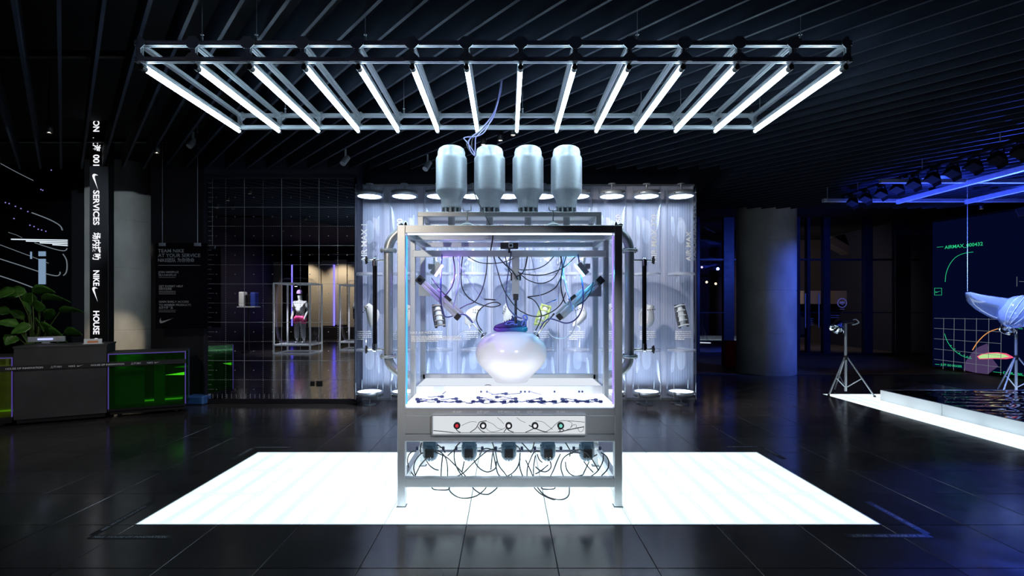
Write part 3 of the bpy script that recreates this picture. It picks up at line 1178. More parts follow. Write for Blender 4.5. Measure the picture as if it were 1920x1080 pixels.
# pipework on both sides with sight gauges -------------------------------------------------
PY = 4.40
for side, pxp, pxg, pxh in ((-1, 728.5, 703, 687), (1, 1180, 1208, 1225)):
    X = P(pxp, 0, PY).x
    nm = 'left' if side < 0 else 'right'
    xc = CXL + .01 if side < 0 else CXR - .01
    zt, zb_ = P(0, 470, PY).z, P(0, 668, PY).z
    R_ = .040
    zin_t, zin_b = P(0, 430, PY).z, P(0, 703, PY).z
    arc = []
    rx = abs(X - xc)
    for k in range(9):
        a = math.pi / 2 * k / 8
        arc.append((X + (-side) * rx * (1 - math.sin(a)) if False else xc + side * rx * math.sin(a), PY, zt + (zin_t - zt) * math.cos(a)))
    el = MB().tube(arc, R_, 20, smooth_path=0).build('pipe_elbow', 'steel', mc)
    arc = []
    for k in range(9):
        a = math.pi / 2 * k / 8
        arc.append((xc + side * rx * math.sin(a), PY, zb_ + (zin_b - zb_) * math.cos(a)))
    MB().tube(arc, R_, 20, smooth_path=0).build('pipe_elbow', 'steel', mc)
    MB().cyl((X, PY, zb_), (X, PY, zt), R_, n=28).build('pipe', 'steel', mc)
    for z in (zt, zb_):
        fg = MB().lathe((X, PY, z), [(R_, -.012), (.072, -.012), (.072, .012), (R_, .012)], 28, closed=True).build('flange', 'steel', mc)
        bo = MB()
        for k in range(6):
            a = k * math.pi / 3 + .3
            bo.cyl((X + .058 * math.cos(a), PY + .058 * math.sin(a), z - .02), (X + .058 * math.cos(a), PY + .058 * math.sin(a), z + .022), .007, n=6)
        stuff(bo.build('flange_bolts', 'chrome', fg))
    Xg = P(pxg, 0, PY).x
    zg1, zg0 = P(0, 488, PY).z, P(0, 655, PY).z
    sg = thing('sight_gauge', 'slim dark sight gauge with hand valves on the machine’s %s pipe' % nm, 'gauge', (Xg, PY, zg0 - .04))
    MB().cyl((Xg, PY, zg0 + .03), (Xg, PY, zg1 - .03), .019, n=16).build('gauge_tube', 'black_gloss', sg)
    Xh = P(pxh, 0, PY).x
    for z in (zg0, zg1):
        vb = MB().cyl((X + side * R_ * .9, PY, z), (Xh, PY, z), .008, n=10)
        vb.lathe((Xg, PY, z), [(0, -.02), (.017, -.02), (.017, .02), (0, .02)], 12)
        vb.cyl((Xg, PY, z + (.05 if z == zg0 else -.05)), (Xg, PY, z), .023, n=12)
        o = vb.build('gauge_valve', 'chrome', sg)
        hw = MB()
        hw.lathe((Xh, PY, z), [(.026, -.006), (.032, 0), (.026, .006), (.020, 0)], 18, axis=(1, 0, 0), closed=True)
        for k in range(5):
            a = k * 2 * math.pi / 5
            hw.cyl((Xh, PY, z), (Xh, PY + .026 * math.cos(a), z + .026 * math.sin(a)), .005, n=6)
            hw.lathe((Xh, PY + .030 * math.cos(a + .6), z + .030 * math.sin(a + .6)), [(0, -.009), (.007, -.005), (.007, .005), (0, .009)], 8, axis=(1, 0, 0))
        hw.build('handwheel', 'black', o)

# crate on the roof and the four cans -------------------------------------------------------
KY0, KY1 = 4.50, 4.96
kx0, kx1 = P(783, 0, KY0).x, P(1128, 0, KY0).x
kz = P(0, 397, KY0).z
cr = thing('roof_crate', 'low aluminium frame on the machine roof carrying the four cans', 'frame', ((kx0 + kx1) / 2, 4.73, ZTOP))
for y in (KY0 + .025, KY1 - .025):
    MB().bar((kx0, y, kz - .021), (kx1, y, kz - .021), .05, .042, bev=.003).build('rail', FR, cr)
    MB().bar((kx0, y, ZTOP + .02), (kx1, y, ZTOP + .02), .05, .036, bev=.003).build('rail', FR, cr)
    for x in (kx0 + .025, kx1 - .025):
        MB().bar((x, y, ZTOP), (x, y, kz - .042), .05, .05, bev=.003).build('post', FR, cr)
for x in (kx0 + .025, kx1 - .025):
    MB().bar((x, KY0 + .05, kz - .021), (x, KY1 - .05, kz - .021), .05, .042).build('rail', FR, cr)
MB().box(((kx0 + kx1) / 2, 4.73, kz - .006), (kx1 - kx0 - .09, KY1 - KY0 - .09, .01)).build('deck', 'white', cr)
CANX = [846.5, 918, 990, 1062]
CYC = 4.72
can_words = ['leftmost', 'second', 'third', 'rightmost']
can0 = None
for i, px_ in enumerate(CANX):
    X = P(px_, 0, CYC).x
    lab = 'inverted aluminium can on the machine roof, %s of four' % ['leftmost', 'second from left', 'third from left', 'rightmost'][i]
    if can0 is None:
        z0 = kz
        can0 = thing('metal_can', lab, 'can', (X, CYC, z0), group='inverted cans on the machine roof')
        zt = P(0, 276, CYC).z
        zz = lambda py: P(0, py, CYC).z
        bd = MB().lathe((X, CYC, 0), [(0, zt - .004), (.055, zt), (.095, zt - .006), (.118, zt - .022), (.128, zt - .05), (.1285, zz(293)), (.136, zz(295)), (.1445, zz(298)),
                                      (.1455, zz(302)), (.1455, zz(357)), (.1445, zz(360)), (.140, zz(362)), (.100, zz(375)), (.0965, zz(377)), (.0965, zz(385)), (.093, zz(387)), (.093, zz(391)), (0, zz(391))], 48)
        bd.build('can_body', 'can_alu', can0)
        nk = MB()
        for k in range(12):
            a = k * math.pi / 6
            nk.box((X + .075 * math.cos(a), CYC + .075 * math.sin(a), (z0 + zz(391)) / 2), (.035, .016, zz(391) - z0 + .02), Matrix.Rotation(a, 3, 'Z'))
        nk.lathe((X, CYC, z0), [(0, 0), (.096, 0), (.096, .014), (0, .014)], 24)
        nk.cyl((X, CYC, z0), (X, CYC, zz(388)), .05, n=16)
        stuff(nk.build('valve_collar', 'steel', can0))
        MB().cyl((X, CYC, ZTOP), (X, CYC, z0), .032, n=16).build('feed_pipe', 'steel', can0)
    else:
        copy_tree(can0, loc=(X, CYC, kz), label=lab)
# ================================================================== INSIDE THE MACHINE
# balloon
BYc = 4.70
bc = P(958.7, 724, BYc)
zsh = zf0 + .085
bal = [(621, 0), (621.3, 12), (622.5, 26), (626, 40), (634, 52), (645, 61), (655, 65.5), (668, 67), (680, 65), (692, 58.5), (702, 50), (712, 40.5), (720, 34), (726, 30), (728, 0)]
k_ = BYc / FPX
ztop_b = P(0, 621, BYc).z
sc_ = (ztop_b - zsh) / ((728 - 621) * k_)
principled('balloon', (0.90, 0.88, 0.93), 0.16)
nb = MATS['balloon'].node_tree.nodes['Principled BSDF']
nb.inputs['Subsurface Weight'].default_value = 0.6
nb.inputs['Subsurface Radius'].default_value = (.2, .2, .22)
nb.inputs['Subsurface Scale'].default_value = 0.4
bl = MB().lathe((bc.x, BYc, 0), [(h * k_, ztop_b - (y - 621) * k_ * sc_) for y, h in bal], 48).build('balloon', 'balloon')
tag(bl, 'big white inflated balloon inside the glass machine', 'balloon')

# sneaker on the balloon ------------------------------------------------------------------
m = principled('shoe_upper', (0.10, 0.04, 0.30), 0.45)
n, l, b = nodes(m)
tc = n.new('ShaderNodeTexCoord')
sp = n.new('ShaderNodeSeparateXYZ')
l.new(tc.outputs['Object'], sp.inputs[0])
rp = n.new('ShaderNodeValToRGB')
rp.color_ramp.elements[0].position = 0.25
rp.color_ramp.elements[0].color = (0.055, 0.016, 0.19, 1)
rp.color_ramp.elements[1].position = 0.8
rp.color_ramp.elements[1].color = (0.008, 0.055, 0.14, 1)
mr = n.new('ShaderNodeMapRange')
mr.inputs['From Min'].default_value = -0.16
mr.inputs['From Max'].default_value = 0.16
l.new(sp.outputs[0], mr.inputs[0])
l.new(mr.outputs[0], rp.inputs[0])
l.new(rp.outputs[0], b.inputs['Base Color'])
m2 = principled('shoe_sole', (0.02, 0.10, 0.20), 0.15)
n, l, b = nodes(m2)
tc = n.new('ShaderNodeTexCoord')
sp = n.new('ShaderNodeSeparateXYZ')
l.new(tc.outputs['Object'], sp.inputs[0])
rp = n.new('ShaderNodeValToRGB')
rp.color_ramp.elements[0].position = 0.2
rp.color_ramp.elements[0].color = (0.10, 0.035, 0.30, 1)
rp.color_ramp.elements[1].position = 0.85
rp.color_ramp.elements[1].color = (0.008, 0.16, 0.27, 1)
mr = n.new('ShaderNodeMapRange')
mr.inputs['From Min'].default_value = -0.16
mr.inputs['From Max'].default_value = 0.16
l.new(sp.outputs[0], mr.inputs[0])
l.new(mr.outputs[0], rp.inputs[0])
l.new(rp.outputs[0], b.inputs['Base Color'])
principled('shoe_trim', (0.16, 0.22, 0.75), 0.3)
sx = P(956.5, 0, BYc).x
sh = thing('sneaker', 'purple and teal running shoe resting on top of the white balloon', 'shoe', (sx, BYc, ztop_b - .010))


def loft(stations, n=14):
    """stations: (x, halfwidth, zlo, zhi, squareness)"""
    vs, fs = [], []
    for (x, w, z0_, z1_, q) in stations:
        for j in range(n):
            a = 2 * math.pi * j / n
            cx_, cz_ = math.cos(a), math.sin(a)
            cx_ = math.copysign(abs(cx_) ** q, cx_)
            cz_ = math.copysign(abs(cz_) ** q, cz_)
            vs.append(Vector((x, cx_ * w, (z0_ + z1_) / 2 + cz_ * (z1_ - z0_) / 2)))
    k = len(stations)
    for i in range(k - 1):
        for j in range(n):
            fs.append((i * n + j, i * n + (j + 1) % n, (i + 1) * n + (j + 1) % n, (i + 1) * n + j))
    fs.append(list(range(n))[::-1])
    fs.append(list(range((k - 1) * n, k * n)))
    return vs, fs


O_ = Vector((sx, BYc, ztop_b - .012))


def place(vf):
    mb = MB()
    mb.add([O_ + v for v in vf[0]], vf[1], 0, True)
    return mb


sole = loft([(-.157, .012, .030, .042, .7), (-.150, .030, .016, .046, .6), (-.12, .044, .006, .046, .5), (-.06, .050, .001, .044, .45), (0, .046, .000, .046, .45), (.06, .045, .000, .050, .45),
             (.11, .047, .000, .056, .45), (.145, .042, .004, .056, .5), (.160, .028, .014, .050, .6), (.164, .010, .024, .040, .7)])
place(sole).build('sole', 'shoe_sole', sh)
upper = loft([(-.152, .014, .038, .052, .8), (-.140, .030, .036, .066, .75), (-.11, .040, .036, .080, .75), (-.06, .043, .036, .096, .8), (-.02, .040, .036, .112, .85), (.02, .036, .036, .128, .9),
              (.045, .034, .036, .136, .9), (.07, .034, .036, .120, .85), (.10, .035, .04, .108, .8), (.13, .034, .04, .118, .8), (.148, .026, .045, .128, .85), (.154, .014, .05, .124, .9)])
place(upper).build('upper', 'shoe_upper', sh)
tr = MB()
q = lambda x, y, z: O_ + Vector((x, y, z))
tr.tube([q(-.045, -.043, .078), q(-.02, -.043, .100), q(.02, -.040, .104), (q(.05, -.038, .088)), q(.065, -.039, .072)], .005, 6)
tr.tube([q(-.045, -.043, .078), q(-.01, -.045, .076), q(.02, -.042, .086), q(.05, -.040, .074)], .004, 6)
tr.tube([q(.105, -.037, .068), q(.120, -.037, .105), q(.138, -.034, .115), q(.145, -.032, .090), q(.135, -.036, .064), q(.112, -.038, .060)], .005, 6)
tr.build('side_trim', 'shoe_trim', sh)
MB().tube([q(.135, 0, .118), q(.120, 0, .150), q(.145, 0, .165), q(.160, 0, .140), q(.155, 0, .112)], .007, 8).build('heel_loop', 'shoe_trim', sh)
lc = MB()
for k in range(5):
    x = -.055 + k * .022
    z = .098 + k * .0085
    lc.tube([q(x, -.026, z - .004), q(x + .004, 0, z + .010), q(x, .026, z - .004)], .004, 6)
stuff(lc.build('laces', 'shoe_upper', sh))
MB().tube([q(.028, -.014, .128), q(.02, 0, .150), q(.028, .014, .128)], .008, 8).build('tongue', 'shoe_upper', sh)

# actuators ------------------------------------------------------------------------------
AY = 4.43
principled('act_alu', (0.72, 0.74, 0.80), 0.25, 0.55)


def actuator(pts, label, nm):
    mot, b0, b1, r1, pad, clamp, cap, br = pts
    a = [P(x, y, AY) for x, y in (mot, b0, b1, r1, pad, clamp, cap)]
    d = (a[4] - a[0]).normalized()
    nrm = d.cross(Vector((0, 1, 0))).normalized()
    if nrm.z < 0:
        nrm = -nrm
    t = thing('linear_actuator', label, 'actuator', (a[4].x, AY, a[4].z - .02), group='linear actuators aimed at the balloon')
    up = nrm
    for off, w in ((0, .030), (.024, .012), (-.024, .012)):
        pass
    for o1 in (-.017, .017):
        MB().bar(a[1] + nrm * o1, a[2] + nrm * o1, .034, .024, up=up, bev=.002).build('body_rail', 'act_alu', t)
    MB().bar(a[1] + nrm * 0, a[2] + nrm * 0, .022, .02, up=up).build('body_core', 'steel', t)
    o = nrm * .046
    MB().bar(a[1] + (a[2] - a[1]) * .30 + o, a[2] + d * .012 + o, .030, .022, up=up, bev=.002).build('slide_rail', 'act_alu', t)
    MB().bar(a[5] + nrm * .03 - d * .035, a[5] + nrm * .03 + d * .035, .040, .026, up=up, bev=.002).build('clamp_block', 'black', t)
    MB().bar(a[6] - d * .022, a[6] + d * .022, .046, .056, up=up, bev=.003).build('end_cap', 'black', t)
    mo = MB().bar(a[0] - d * .03, a[0] + d * .03, .056, .066, up=up, bev=.004).build('motor', 'black', t)
    MB().cyl(a[0] + Vector((0, -.028, 0)), a[0] + Vector((0, -.04, 0)), .018, n=16).build('motor_boss', 'black_gloss', mo)
    MB().cyl(a[3] + nrm * .028, a[4], .0095, n=12).build('push_rod', 'chrome', t)
    pd = MB().lathe(a[4], [(0, -.006), (.012, -.006), (.034, .006), (.038, .012), (.038, .020), (0, .022)], 24, axis=d).build('pad', 'chrome', t)
    if br:
        MB().prism([(0, 0), (.11, -.09), (.11, -.14), (0, -.14)] if br > 0 else [(0, 0), (-.11, -.09), (-.11, -.14), (0, -.14)], a[0] + Vector((-.02 if br > 0 else .02, .05, 0)), (1, 0, 0), (0, 0, 1), .008).build('bracket', 'steel', t)
    return t


actuator(((788, 525), (794, 531), (861, 595), (866, 592), (905, 627), (836, 564), (858, 594), 1), 'slanted linear actuator reaching the balloon from the left', 'l')
actuator(((1125, 526), (1118, 532), (1051, 595), (1043, 592), (1008, 627), (1077, 563), (1049, 594), -1), 'slanted linear actuator reaching the balloon from the right', 'r')
t = thing('linear_actuator', 'upright linear actuator above the purple shoe', 'actuator', (P(967, 604, AY).x, AY, P(967, 604, AY).z), group='linear actuators aimed at the balloon')
for o1 in (-.015, .015):
    a, b_ = P(967, 482, AY), P(967, 556, AY)
    MB().bar(a + Vector((o1, 0, 0)), b_ + Vector((o1, 0, 0)), .034, .022, bev=.002).build('body_rail', 'act_alu', t)
MB().bar(P(967, 482, AY), P(967, 556, AY), .02, .02).build('body_core', 'steel', t)
MB().bar(P(967, 551, AY), P(967, 563, AY), .046, .046, bev=.003).build('end_cap', 'black', t)
MB().cyl(P(967, 560, AY), P(967, 607, AY), .0125, n=14).build('push_rod', 'chrome', t)
for s in (-1, 1):
    MB().bar(P(967 + s * 6.5, 512, AY), P(967 + s * 6.5, 526, AY), .03, .018).build('clamp_block', 'black', t)

# small camera on the gantry, and the two coloured lamps ------------------------------------
c = P(955, 461, 4.40)
t = thing('camera_box', 'small black camera box on the gantry beam inside the machine', 'camera', (c.x, c.y, c.z - .03))
MB().box(c, (.155, .06, .052), bev=.004).build('camera_body', 'black', t)
MB().box(c + Vector((.012, -.032, 0)), (.04, .006, .036), bev=.002).build('camera_front', 'steel', t)
MB().lathe(c + Vector((.012, -.035, 0)), [(0, .006), (.010, .006), (.013, 0)], 16, axis=(0, -1, 0)).build('lens', 'black_gloss', t)
MB().bar(c + Vector((0, .02, -.06)), c + Vector((0, .02, -.02)), .02, .02).build('mount', 'black', t)

emission('lamp_violet', (0.36, 0.14, 1.0), 300.0)
emission('lamp_cyan', (0.06, 0.55, 1.0), 260.0)


def tint_lamp(ctr, ax, side, mat, label):
    c = P(*ctr, 4.36)
    d = Vector((ax[0], 0, ax[1])).normalized()          # direction along the lamp face
    nrm = Vector((side * d.z, 0, -side * d.x)) if False else Vector((0, 1, 0)).cross(d) * side
    t = thing('tint_lamp', label, 'lamp', (c.x, c.y, c.z - .05), group='coloured lamps inside the machine')
    hd = MB().bar(c - d * .06, c + d * .06, .07, .05, up=nrm, bev=.004).build('lamp_body', 'steel', t)
    MB().bar(c - d * .055 + nrm * .029, c + d * .055 + nrm * .029, .060, .008, up=nrm).build('lamp_face', mat, hd)
    MB().bar(c - nrm * .02 + Vector((0, 0, .02)), P(ctr[0] - side * 4, 484, 4.40), .02, .014).build('lamp_arm', 'steel', t)
    MB().box(c - nrm * .05 - Vector((0, 0, .01)), (.05, .06, .05), bev=.004).build('driver_box', 'steel', t)


tint_lamp((818, 504), (.55, .83), 1, 'lamp_violet', 'small grey lamp with a violet face under the gantry’s left end')
tint_lamp((1092, 504), (-.62, .78), -1, 'lamp_cyan', 'small grey lamp with a cyan face under the gantry’s right end')

# cables ---------------------------------------------------------------------------------
def cable(pts, r, mat, label, group, parent=None, n=7, name='cable'):
    o = MB().tube(pts, r, n, smooth_path=6).build(name, mat)
    tag(o, label, 'cable', group)
    return o


def zoomed(ox, oy, s, Y, pts, wob=0.0):
    rr = random.Random(len(pts) * 31 + int(pts[0][0]))
    a = rr.uniform(0, 6)
    return [P(ox + x * s, oy + y * s, Y + wob * math.sin(a + i * .9)) for i, (x, y) in enumerate(pts)]


GI = 'cables hanging inside the glass machine'
L7 = [([(470, 5), (490, 200), (460, 370), (380, 490)], .0062, 'cable', 'thick black cable curving down to the left actuator'),
      ([(590, 5), (570, 200), (580, 380), (640, 500), (740, 580), (870, 630), (980, 645), (1070, 615), (1000, 585), (880, 620), (790, 700), (765, 800), (790, 880), (835, 945)], .0052, 'cable', 'black cable with a flat loop ending at the left pad'),
      ([(905, 5), (890, 200), (850, 380), (800, 500), (740, 580), (640, 620), (555, 665)], .0050, 'cable', 'dark cable sweeping from the gantry down to the left actuator body'),
      ([(985, 5), (1030, 180), (1100, 400), (1200, 570), (1300, 680), (1350, 710), (1450, 755), (1580, 762), (1730, 700), (1840, 600), (1895, 460)], .0050, 'cable', 'long black cable swinging wide below the upright actuator'),
      ([(1205, -60), (1170, 200), (1140, 420), (1150, 600), (1200, 700), (1280, 770), (1340, 790)], .0060, 'cable_blue', 'blue cable dropping from the camera box to the purple shoe'),
      ([(330, -20), (315, 250), (320, 600), (350, 740), (400, 775), (500, 750), (600, 740), (670, 780), (720, 850)], .0062, 'cable_blue', 'blue cable hanging straight at left and bending to the left push rod'),
      ([(660, 10), (780, 75), (920, 95), (1100, 80), (1230, 30)], .0045, 'cable', 'short black cable sagging just under the gantry left of centre'),
      ([(515, 5), (600, 200), (720, 380), (850, 545), (930, 548), (1010, 555), (1110, 430), (1200, 280)], .0028, 'cable_violet', 'thin violet wire dipping to a dark inline plug left of centre'),
      ([(560, 5), (545, 150), (540, 350), (490, 560), (470, 660)], .0035, 'cable_violet', 'pale violet tube hanging between two black cables at left'),
      ([(200, 280), (310, 430), (400, 520)], .0045, 'cable', 'short black lead from the violet lamp to the left actuator'),
      ([(415, 820), (402, 960), (405, 1060), (430, 1090), (480, 1050), (560, 985), (640, 935), (770, 945)], .0040, 'cable_clear', 'clear tube dipping low at left beside the balloon'),
      ([(1040, 10), (1130, 110), (1220, 190), (1290, 300)], .0060, 'cable', 'black lead crossing to the upright actuator from upper left'),
      ([(1130, 5), (1160, 140), (1225, 250)], .0045, 'cable', 'short black lead beside the upright actuator')]
for pts, r, mat, lab in L7:
    cable(zoomed(780, 480, .14815, 4.40, pts, .03), r, mat, lab, GI)
R6 = [([(60, 5), (30, 150), (-15, 230), (-90, 260)], .0062, 'cable', 'thick black cable bending onto the upright actuator from the right'),
      ([(110, 5), (150, 180), (190, 300), (215, 480), (250, 590), (290, 608), (360, 580), (430, 550), (460, 430), (480, 300), (500, 150)], .0028, 'cable_violet', 'thin violet wire dipping to a dark inline plug right of centre'),
      ([(395, 5), (290, 110), (160, 165), (0, 178), (-60, 160)], .0045, 'cable', 'upper black cable sagging right of the upright actuator'),
      ([(665, 10), (540, 130), (400, 200), (230, 245), (0, 225), (-70, 190)], .0048, 'cable', 'long black cable rising from the upright actuator to the right gantry end'),
      ([(490, 5), (470, 150), (400, 270), (310, 330), (200, 345), (80, 310), (0, 255), (-60, 200)], .0048, 'cable', 'black cable drooping lowest of the three right of the upright actuator'),
      ([(500, 230), (430, 380), (320, 460), (200, 500), (65, 520), (130, 550), (190, 620), (235, 740), (215, 840), (165, 940)], .0052, 'cable', 'black cable kinked sharply to the left and ending at the right pad'),
      ([(550, 5), (500, 200), (485, 400), (530, 580), (590, 620)], .0055, 'cable', 'black cable hanging behind the right actuator body'),
      ([(700, -20), (740, 250), (765, 450), (760, 620), (720, 740), (640, 825), (540, 850), (430, 815), (340, 795), (270, 840), (220, 920)], .0062, 'cable_blue', 'blue cable hanging at right and curling to the right push rod'),
      ([(890, 330), (860, 450), (790, 560), (690, 625)], .0055, 'cable', 'short black lead from the right motor to its actuator body'),
      ([(520, 5), (515, 200), (550, 400), (600, 560), (640, 700)], .0045, 'cable_violet', 'pale tube hanging behind the right actuator'),
      ([(320, 960), (380, 1020), (470, 1045), (570, 1020), (640, 950), (680, 780), (640, 620)], .0042, 'cable_clear', 'clear tube looping low at right beside the balloon'),
      ([(480, 5), (500, 120), (495, 240)], .0060, 'cable', 'short thick black cable under the gantry right of centre')]
for pts, r, mat, lab in R6:
    cable(zoomed(980, 480, .14815, 4.40, pts, .03), r, mat, lab, GI)
for (a, b_), lab in (((P(906, 561, 4.41), P(929, 562, 4.41)), 'dark inline plug on the thin wire left of the upright actuator'), ((P(1023, 570, 4.41), P(1043.5, 561.5, 4.41)), 'dark inline plug on the thin wire right of the upright actuator')):
    o = MB().tube([a, a + (b_ - a) * .2, b_ - (b_ - a) * .2, b_], .0055, 8, smooth_path=3, taper=lambda u: .55 + .45 * math.sin(math.pi * u)).build('inline_plug', 'cable')
    tag(o, lab, 'plug')

# plugs lying on the light box ---------------------------------------------------------------
HD = [(60, 155), (55, 195), (235, 157), (250, 185), (290, 130), (430, 185), (420, 150), (445, 195), (625, 140), (645, 165), (655, 195), (570, 200), (745, 200), (795, 135), (880, 100), (865, 185), (970, 150),
      (975, 180), (930, 202), (1110, 178), (1130, 200), (1200, 150), (1215, 175), (1240, 203), (1320, 178), (1345, 200), (1400, 155), (1410, 175), (1450, 195), (1525, 170), (1555, 198), (1650, 195), (1710, 160), (1770, 193)]
zp = zf0 + .018
rr = random.Random(3)
pl0 = thing('plug', 'small dark blue plug lying on the left third of the machine’s glowing floor', 'plug', (0, 4.2, zp), group='plugs lying on the glowing machine floor')
pb = MB().box((0, 4.2, zp + .012), (.030, .022, .022), bev=.003).build('plug_body', 'plug_blue', pl0)
MB().cyl((.015, 4.2, zp + .012), (.040, 4.2, zp + .012), .0065, n=8).build('plug_collar', 'plug_blue', pl0)
MB().tube([(.038, 4.2, zp + .012), (.06, 4.203, zp + .012), (.09, 4.195, zp + .005), (.13, 4.2, zp + .005)], .0035, 6, smooth_path=4).build('wire', 'cable_blue', pl0)
for k in range(2):
    MB().cyl((-.015, 4.2 + (k - .5) * .012, zp + .012), (-.028, 4.2 + (k - .5) * .012, zp + .012), .0022, n=6).build('pin', 'chrome', pl0)
for k, (x, y) in enumerate(HD):
    c = PF(770 + x * .2031, 720 + y * .2031, zp)
    c.y = max(CY + .085, min(CYM - .06, c.y))
    c.x = max(xl + .07, min(xr - .07, c.x))
    rz = rr.choice([0, math.pi]) + rr.uniform(-.5, .5)
    if c.x > xr - .2:
        rz = math.pi
    if c.x < xl + .2:
        rz = 0.2
    if k == 0:
        pl0.location = (c.x, c.y, zp)
        pl0.rotation_euler = (0, 0, rz)
    else:
        copy_tree(pl0, loc=(c.x, c.y, zp), rotz=rz, label='small dark blue plug lying on the %s of the machine’s glowing floor' % ('left third' if x < 600 else 'middle third' if x < 1190 else 'right third'))
for pts, lab in (([(285, 125), (295, 95), (325, 70)], 'short dark wire standing up at the left of the glowing machine floor'), ([(870, 100), (940, 92), (1010, 85), (1018, 70)], 'dark wire lying along the white step below the balloon'),
                 ([(705, 68), (760, 95), (820, 100)], 'pale wire drooping from the white step left of the balloon foot'), ([(1095, 68), (1180, 92), (1270, 108), (1420, 112)], 'pale wire drooping from the white step right of the balloon foot')):
    o = MB().tube([P(770 + x * .2031, 720 + y * .2031, 4.415) for x, y in pts], .0032, 6).build('wire', 'cable_blue' if 'dark' in lab else 'cable_violet')
    tag(o, lab, 'wire')
sk = MB()
for x in (650, 705, 1018, 1055, 1095, 1328, 1555, 1585):
    c = P(770 + x * .2031, 734.5, CYM - .002)
    o = MB().lathe(c, [(0, .006), (.006, .005), (.009, 0)], 12, axis=(0, -1, 0)).build('socket', 'plug_blue', mc)
MB().tube([P(905, 727, 4.5), P(910, 722.5, 4.5), P(916, 721.5, 4.5), P(921, 723, 4.5), P(924, 727, 4.5)], .003, 6).build('cable_hoop', 'cable', mc)

# pumps under the case ------------------------------------------------------------------------
m = principled('pump_body', (0.10, 0.17, 0.24), 0.25)
clear('pump_bowl', (0.35, 0.50, 0.62), 0.06, 0.5, 0.05)
PUY = 4.30
zu = ZC(826) - .006
pum = [807, 880, 954, 1027, 1100]
pu0 = None
zq = zu - .078
for i, px_ in enumerate(pum):
    X = P(px_, 0, PUY).x
    lab = 'blue-grey pump under the machine’s case, %s of five' % ['leftmost', 'second from left', 'middle one', 'second from right', 'rightmost'][i]
    if pu0 is None:
        pu0 = thing('pump', lab, 'pump', (X, PUY, zu - .27), group='pumps under the machine case')
        MB().cyl((X, PUY, zu), (X, PUY, zu - .10), .03, n=12).build('mount', 'steel', pu0)
        MB().box((X, PUY, zq - .035), (.115, .10, .07), bev=.008).build('pump_head', 'pump_body', pu0)
        MB().box((X, PUY - .052, zq - .045), (.07, .012, .05), bev=.003).build('bracket', 'pump_body', pu0)
        MB().lathe((X, PUY, zq), [(.066, -.05), (.068, -.10), (.066, -.135), (.052, -.165), (.028, -.182), (0, -.187)], 28).build('bowl', 'pump_body', pu0)
        MB().box((X, PUY - .062, zq - .105), (.075, .03, .075), bev=.006).build('core', 'black', pu0)
        for s in (-1, 1):
            f_ = MB().cyl((X + s * .06, PUY, zq - .075), (X + s * .115, PUY, zq - .075), .008, n=10).build('fitting', 'chrome', pu0)
            MB().box((X + s * .112, PUY - .01, zq - .075), (.022, .024, .03), bev=.003).build('connector', 'navy_plastic', f_)
        for s in (-1, 1):
            MB().tube([(X + s * .012, PUY - .078, zq - .13), (X + s * .015, PUY - .085, zq - .15), (X + s * .01, PUY - .078, zq - .165)], .0035, 6).build('clip', 'chrome', pu0)
    else:
        copy_tree(pu0, loc=(X, PUY, zu - .27), label=lab)
GP = 'cables tangled round the pumps'
E8 = [[(300, 670), (200, 530), (170, 400), (190, 300), (250, 240), (320, 230)], [(310, 670), (275, 520), (300, 400), (380, 290), (430, 260)],
      [(300, 640), (380, 480), (470, 370), (560, 280), (650, 225), (740, 260), (810, 350), (840, 500), (840, 670)], [(480, 380), (540, 470), (620, 530), (690, 550)],
      [(760, 300), (740, 480), (730, 670)], [(640, 250), (820, 330), (950, 450), (1080, 580), (1160, 670)], [(960, 200), (950, 330), (980, 470), (1050, 600), (1120, 680)],
      [(930, 680), (1100, 600), (1250, 450), (1400, 310), (1550, 210), (1740, 180)], [(1050, 85), (990, 150), (960, 200), (840, 310)], [(1380, 300), (1430, 210), (1500, 185), (1600, 210), (1750, 250)],
      [(1590, 85), (1620, 200), (1590, 300), (1565, 540)], [(1600, 230), (1640, 430), (1680, 600), (1740, 670)], [(1640, 230), (1690, 450), (1790, 590), (1870, 680), (1920, 630)],
      [(1280, 380), (1340, 480), (1420, 550), (1520, 580), (1640, 520), (1660, 400)], [(405, 90), (385, 200), (400, 280)], [(1120, 400), (1085, 570)], [(680, 130), (760, 190), (800, 260)]]
F5 = [[(0, 640), (100, 580), (180, 480), (220, 350)], [(220, 250), (210, 450), (240, 580), (280, 670)], [(245, 85), (330, 180), (400, 250)], [(330, 670), (340, 500), (380, 380), (430, 270), (480, 230), (570, 240)],
      [(440, 650), (440, 480), (470, 300)], [(470, 480), (560, 550), (650, 560), (720, 500), (720, 420), (670, 350), (570, 290)], [(470, 600), (560, 550), (680, 450)], [(700, 670), (770, 530), (820, 400), (880, 270)],
      [(940, 670), (890, 520), (900, 400), (960, 310), (1080, 250), (1200, 260)], [(1060, 270), (1120, 215), (1200, 200), (1300, 260), (1390, 350), (1490, 520), (1500, 540)], [(960, 400), (980, 520), (1040, 600), (1130, 635), (1250, 615)],
      [(1250, 610), (1310, 480), (1380, 350), (1480, 280)], [(1550, 630), (1650, 520), (1670, 400), (1630, 310), (1540, 250)], [(1330, 670), (1480, 560), (1570, 400), (1580, 290)], [(310, 370), (380, 520), (430, 640)],
      [(130, 120), (200, 170), (225, 240)], [(500, 280), (530, 360), (580, 410)], [(960, 85), (1000, 150), (1040, 230), (1030, 310)], [(450, 90), (430, 170), (400, 250)], [(1260, 390), (1320, 470), (1420, 580)]]
PUMPW = ['the leftmost pump', 'the second pump from the left', 'the middle pump', 'the second pump from the right', 'the rightmost pump']
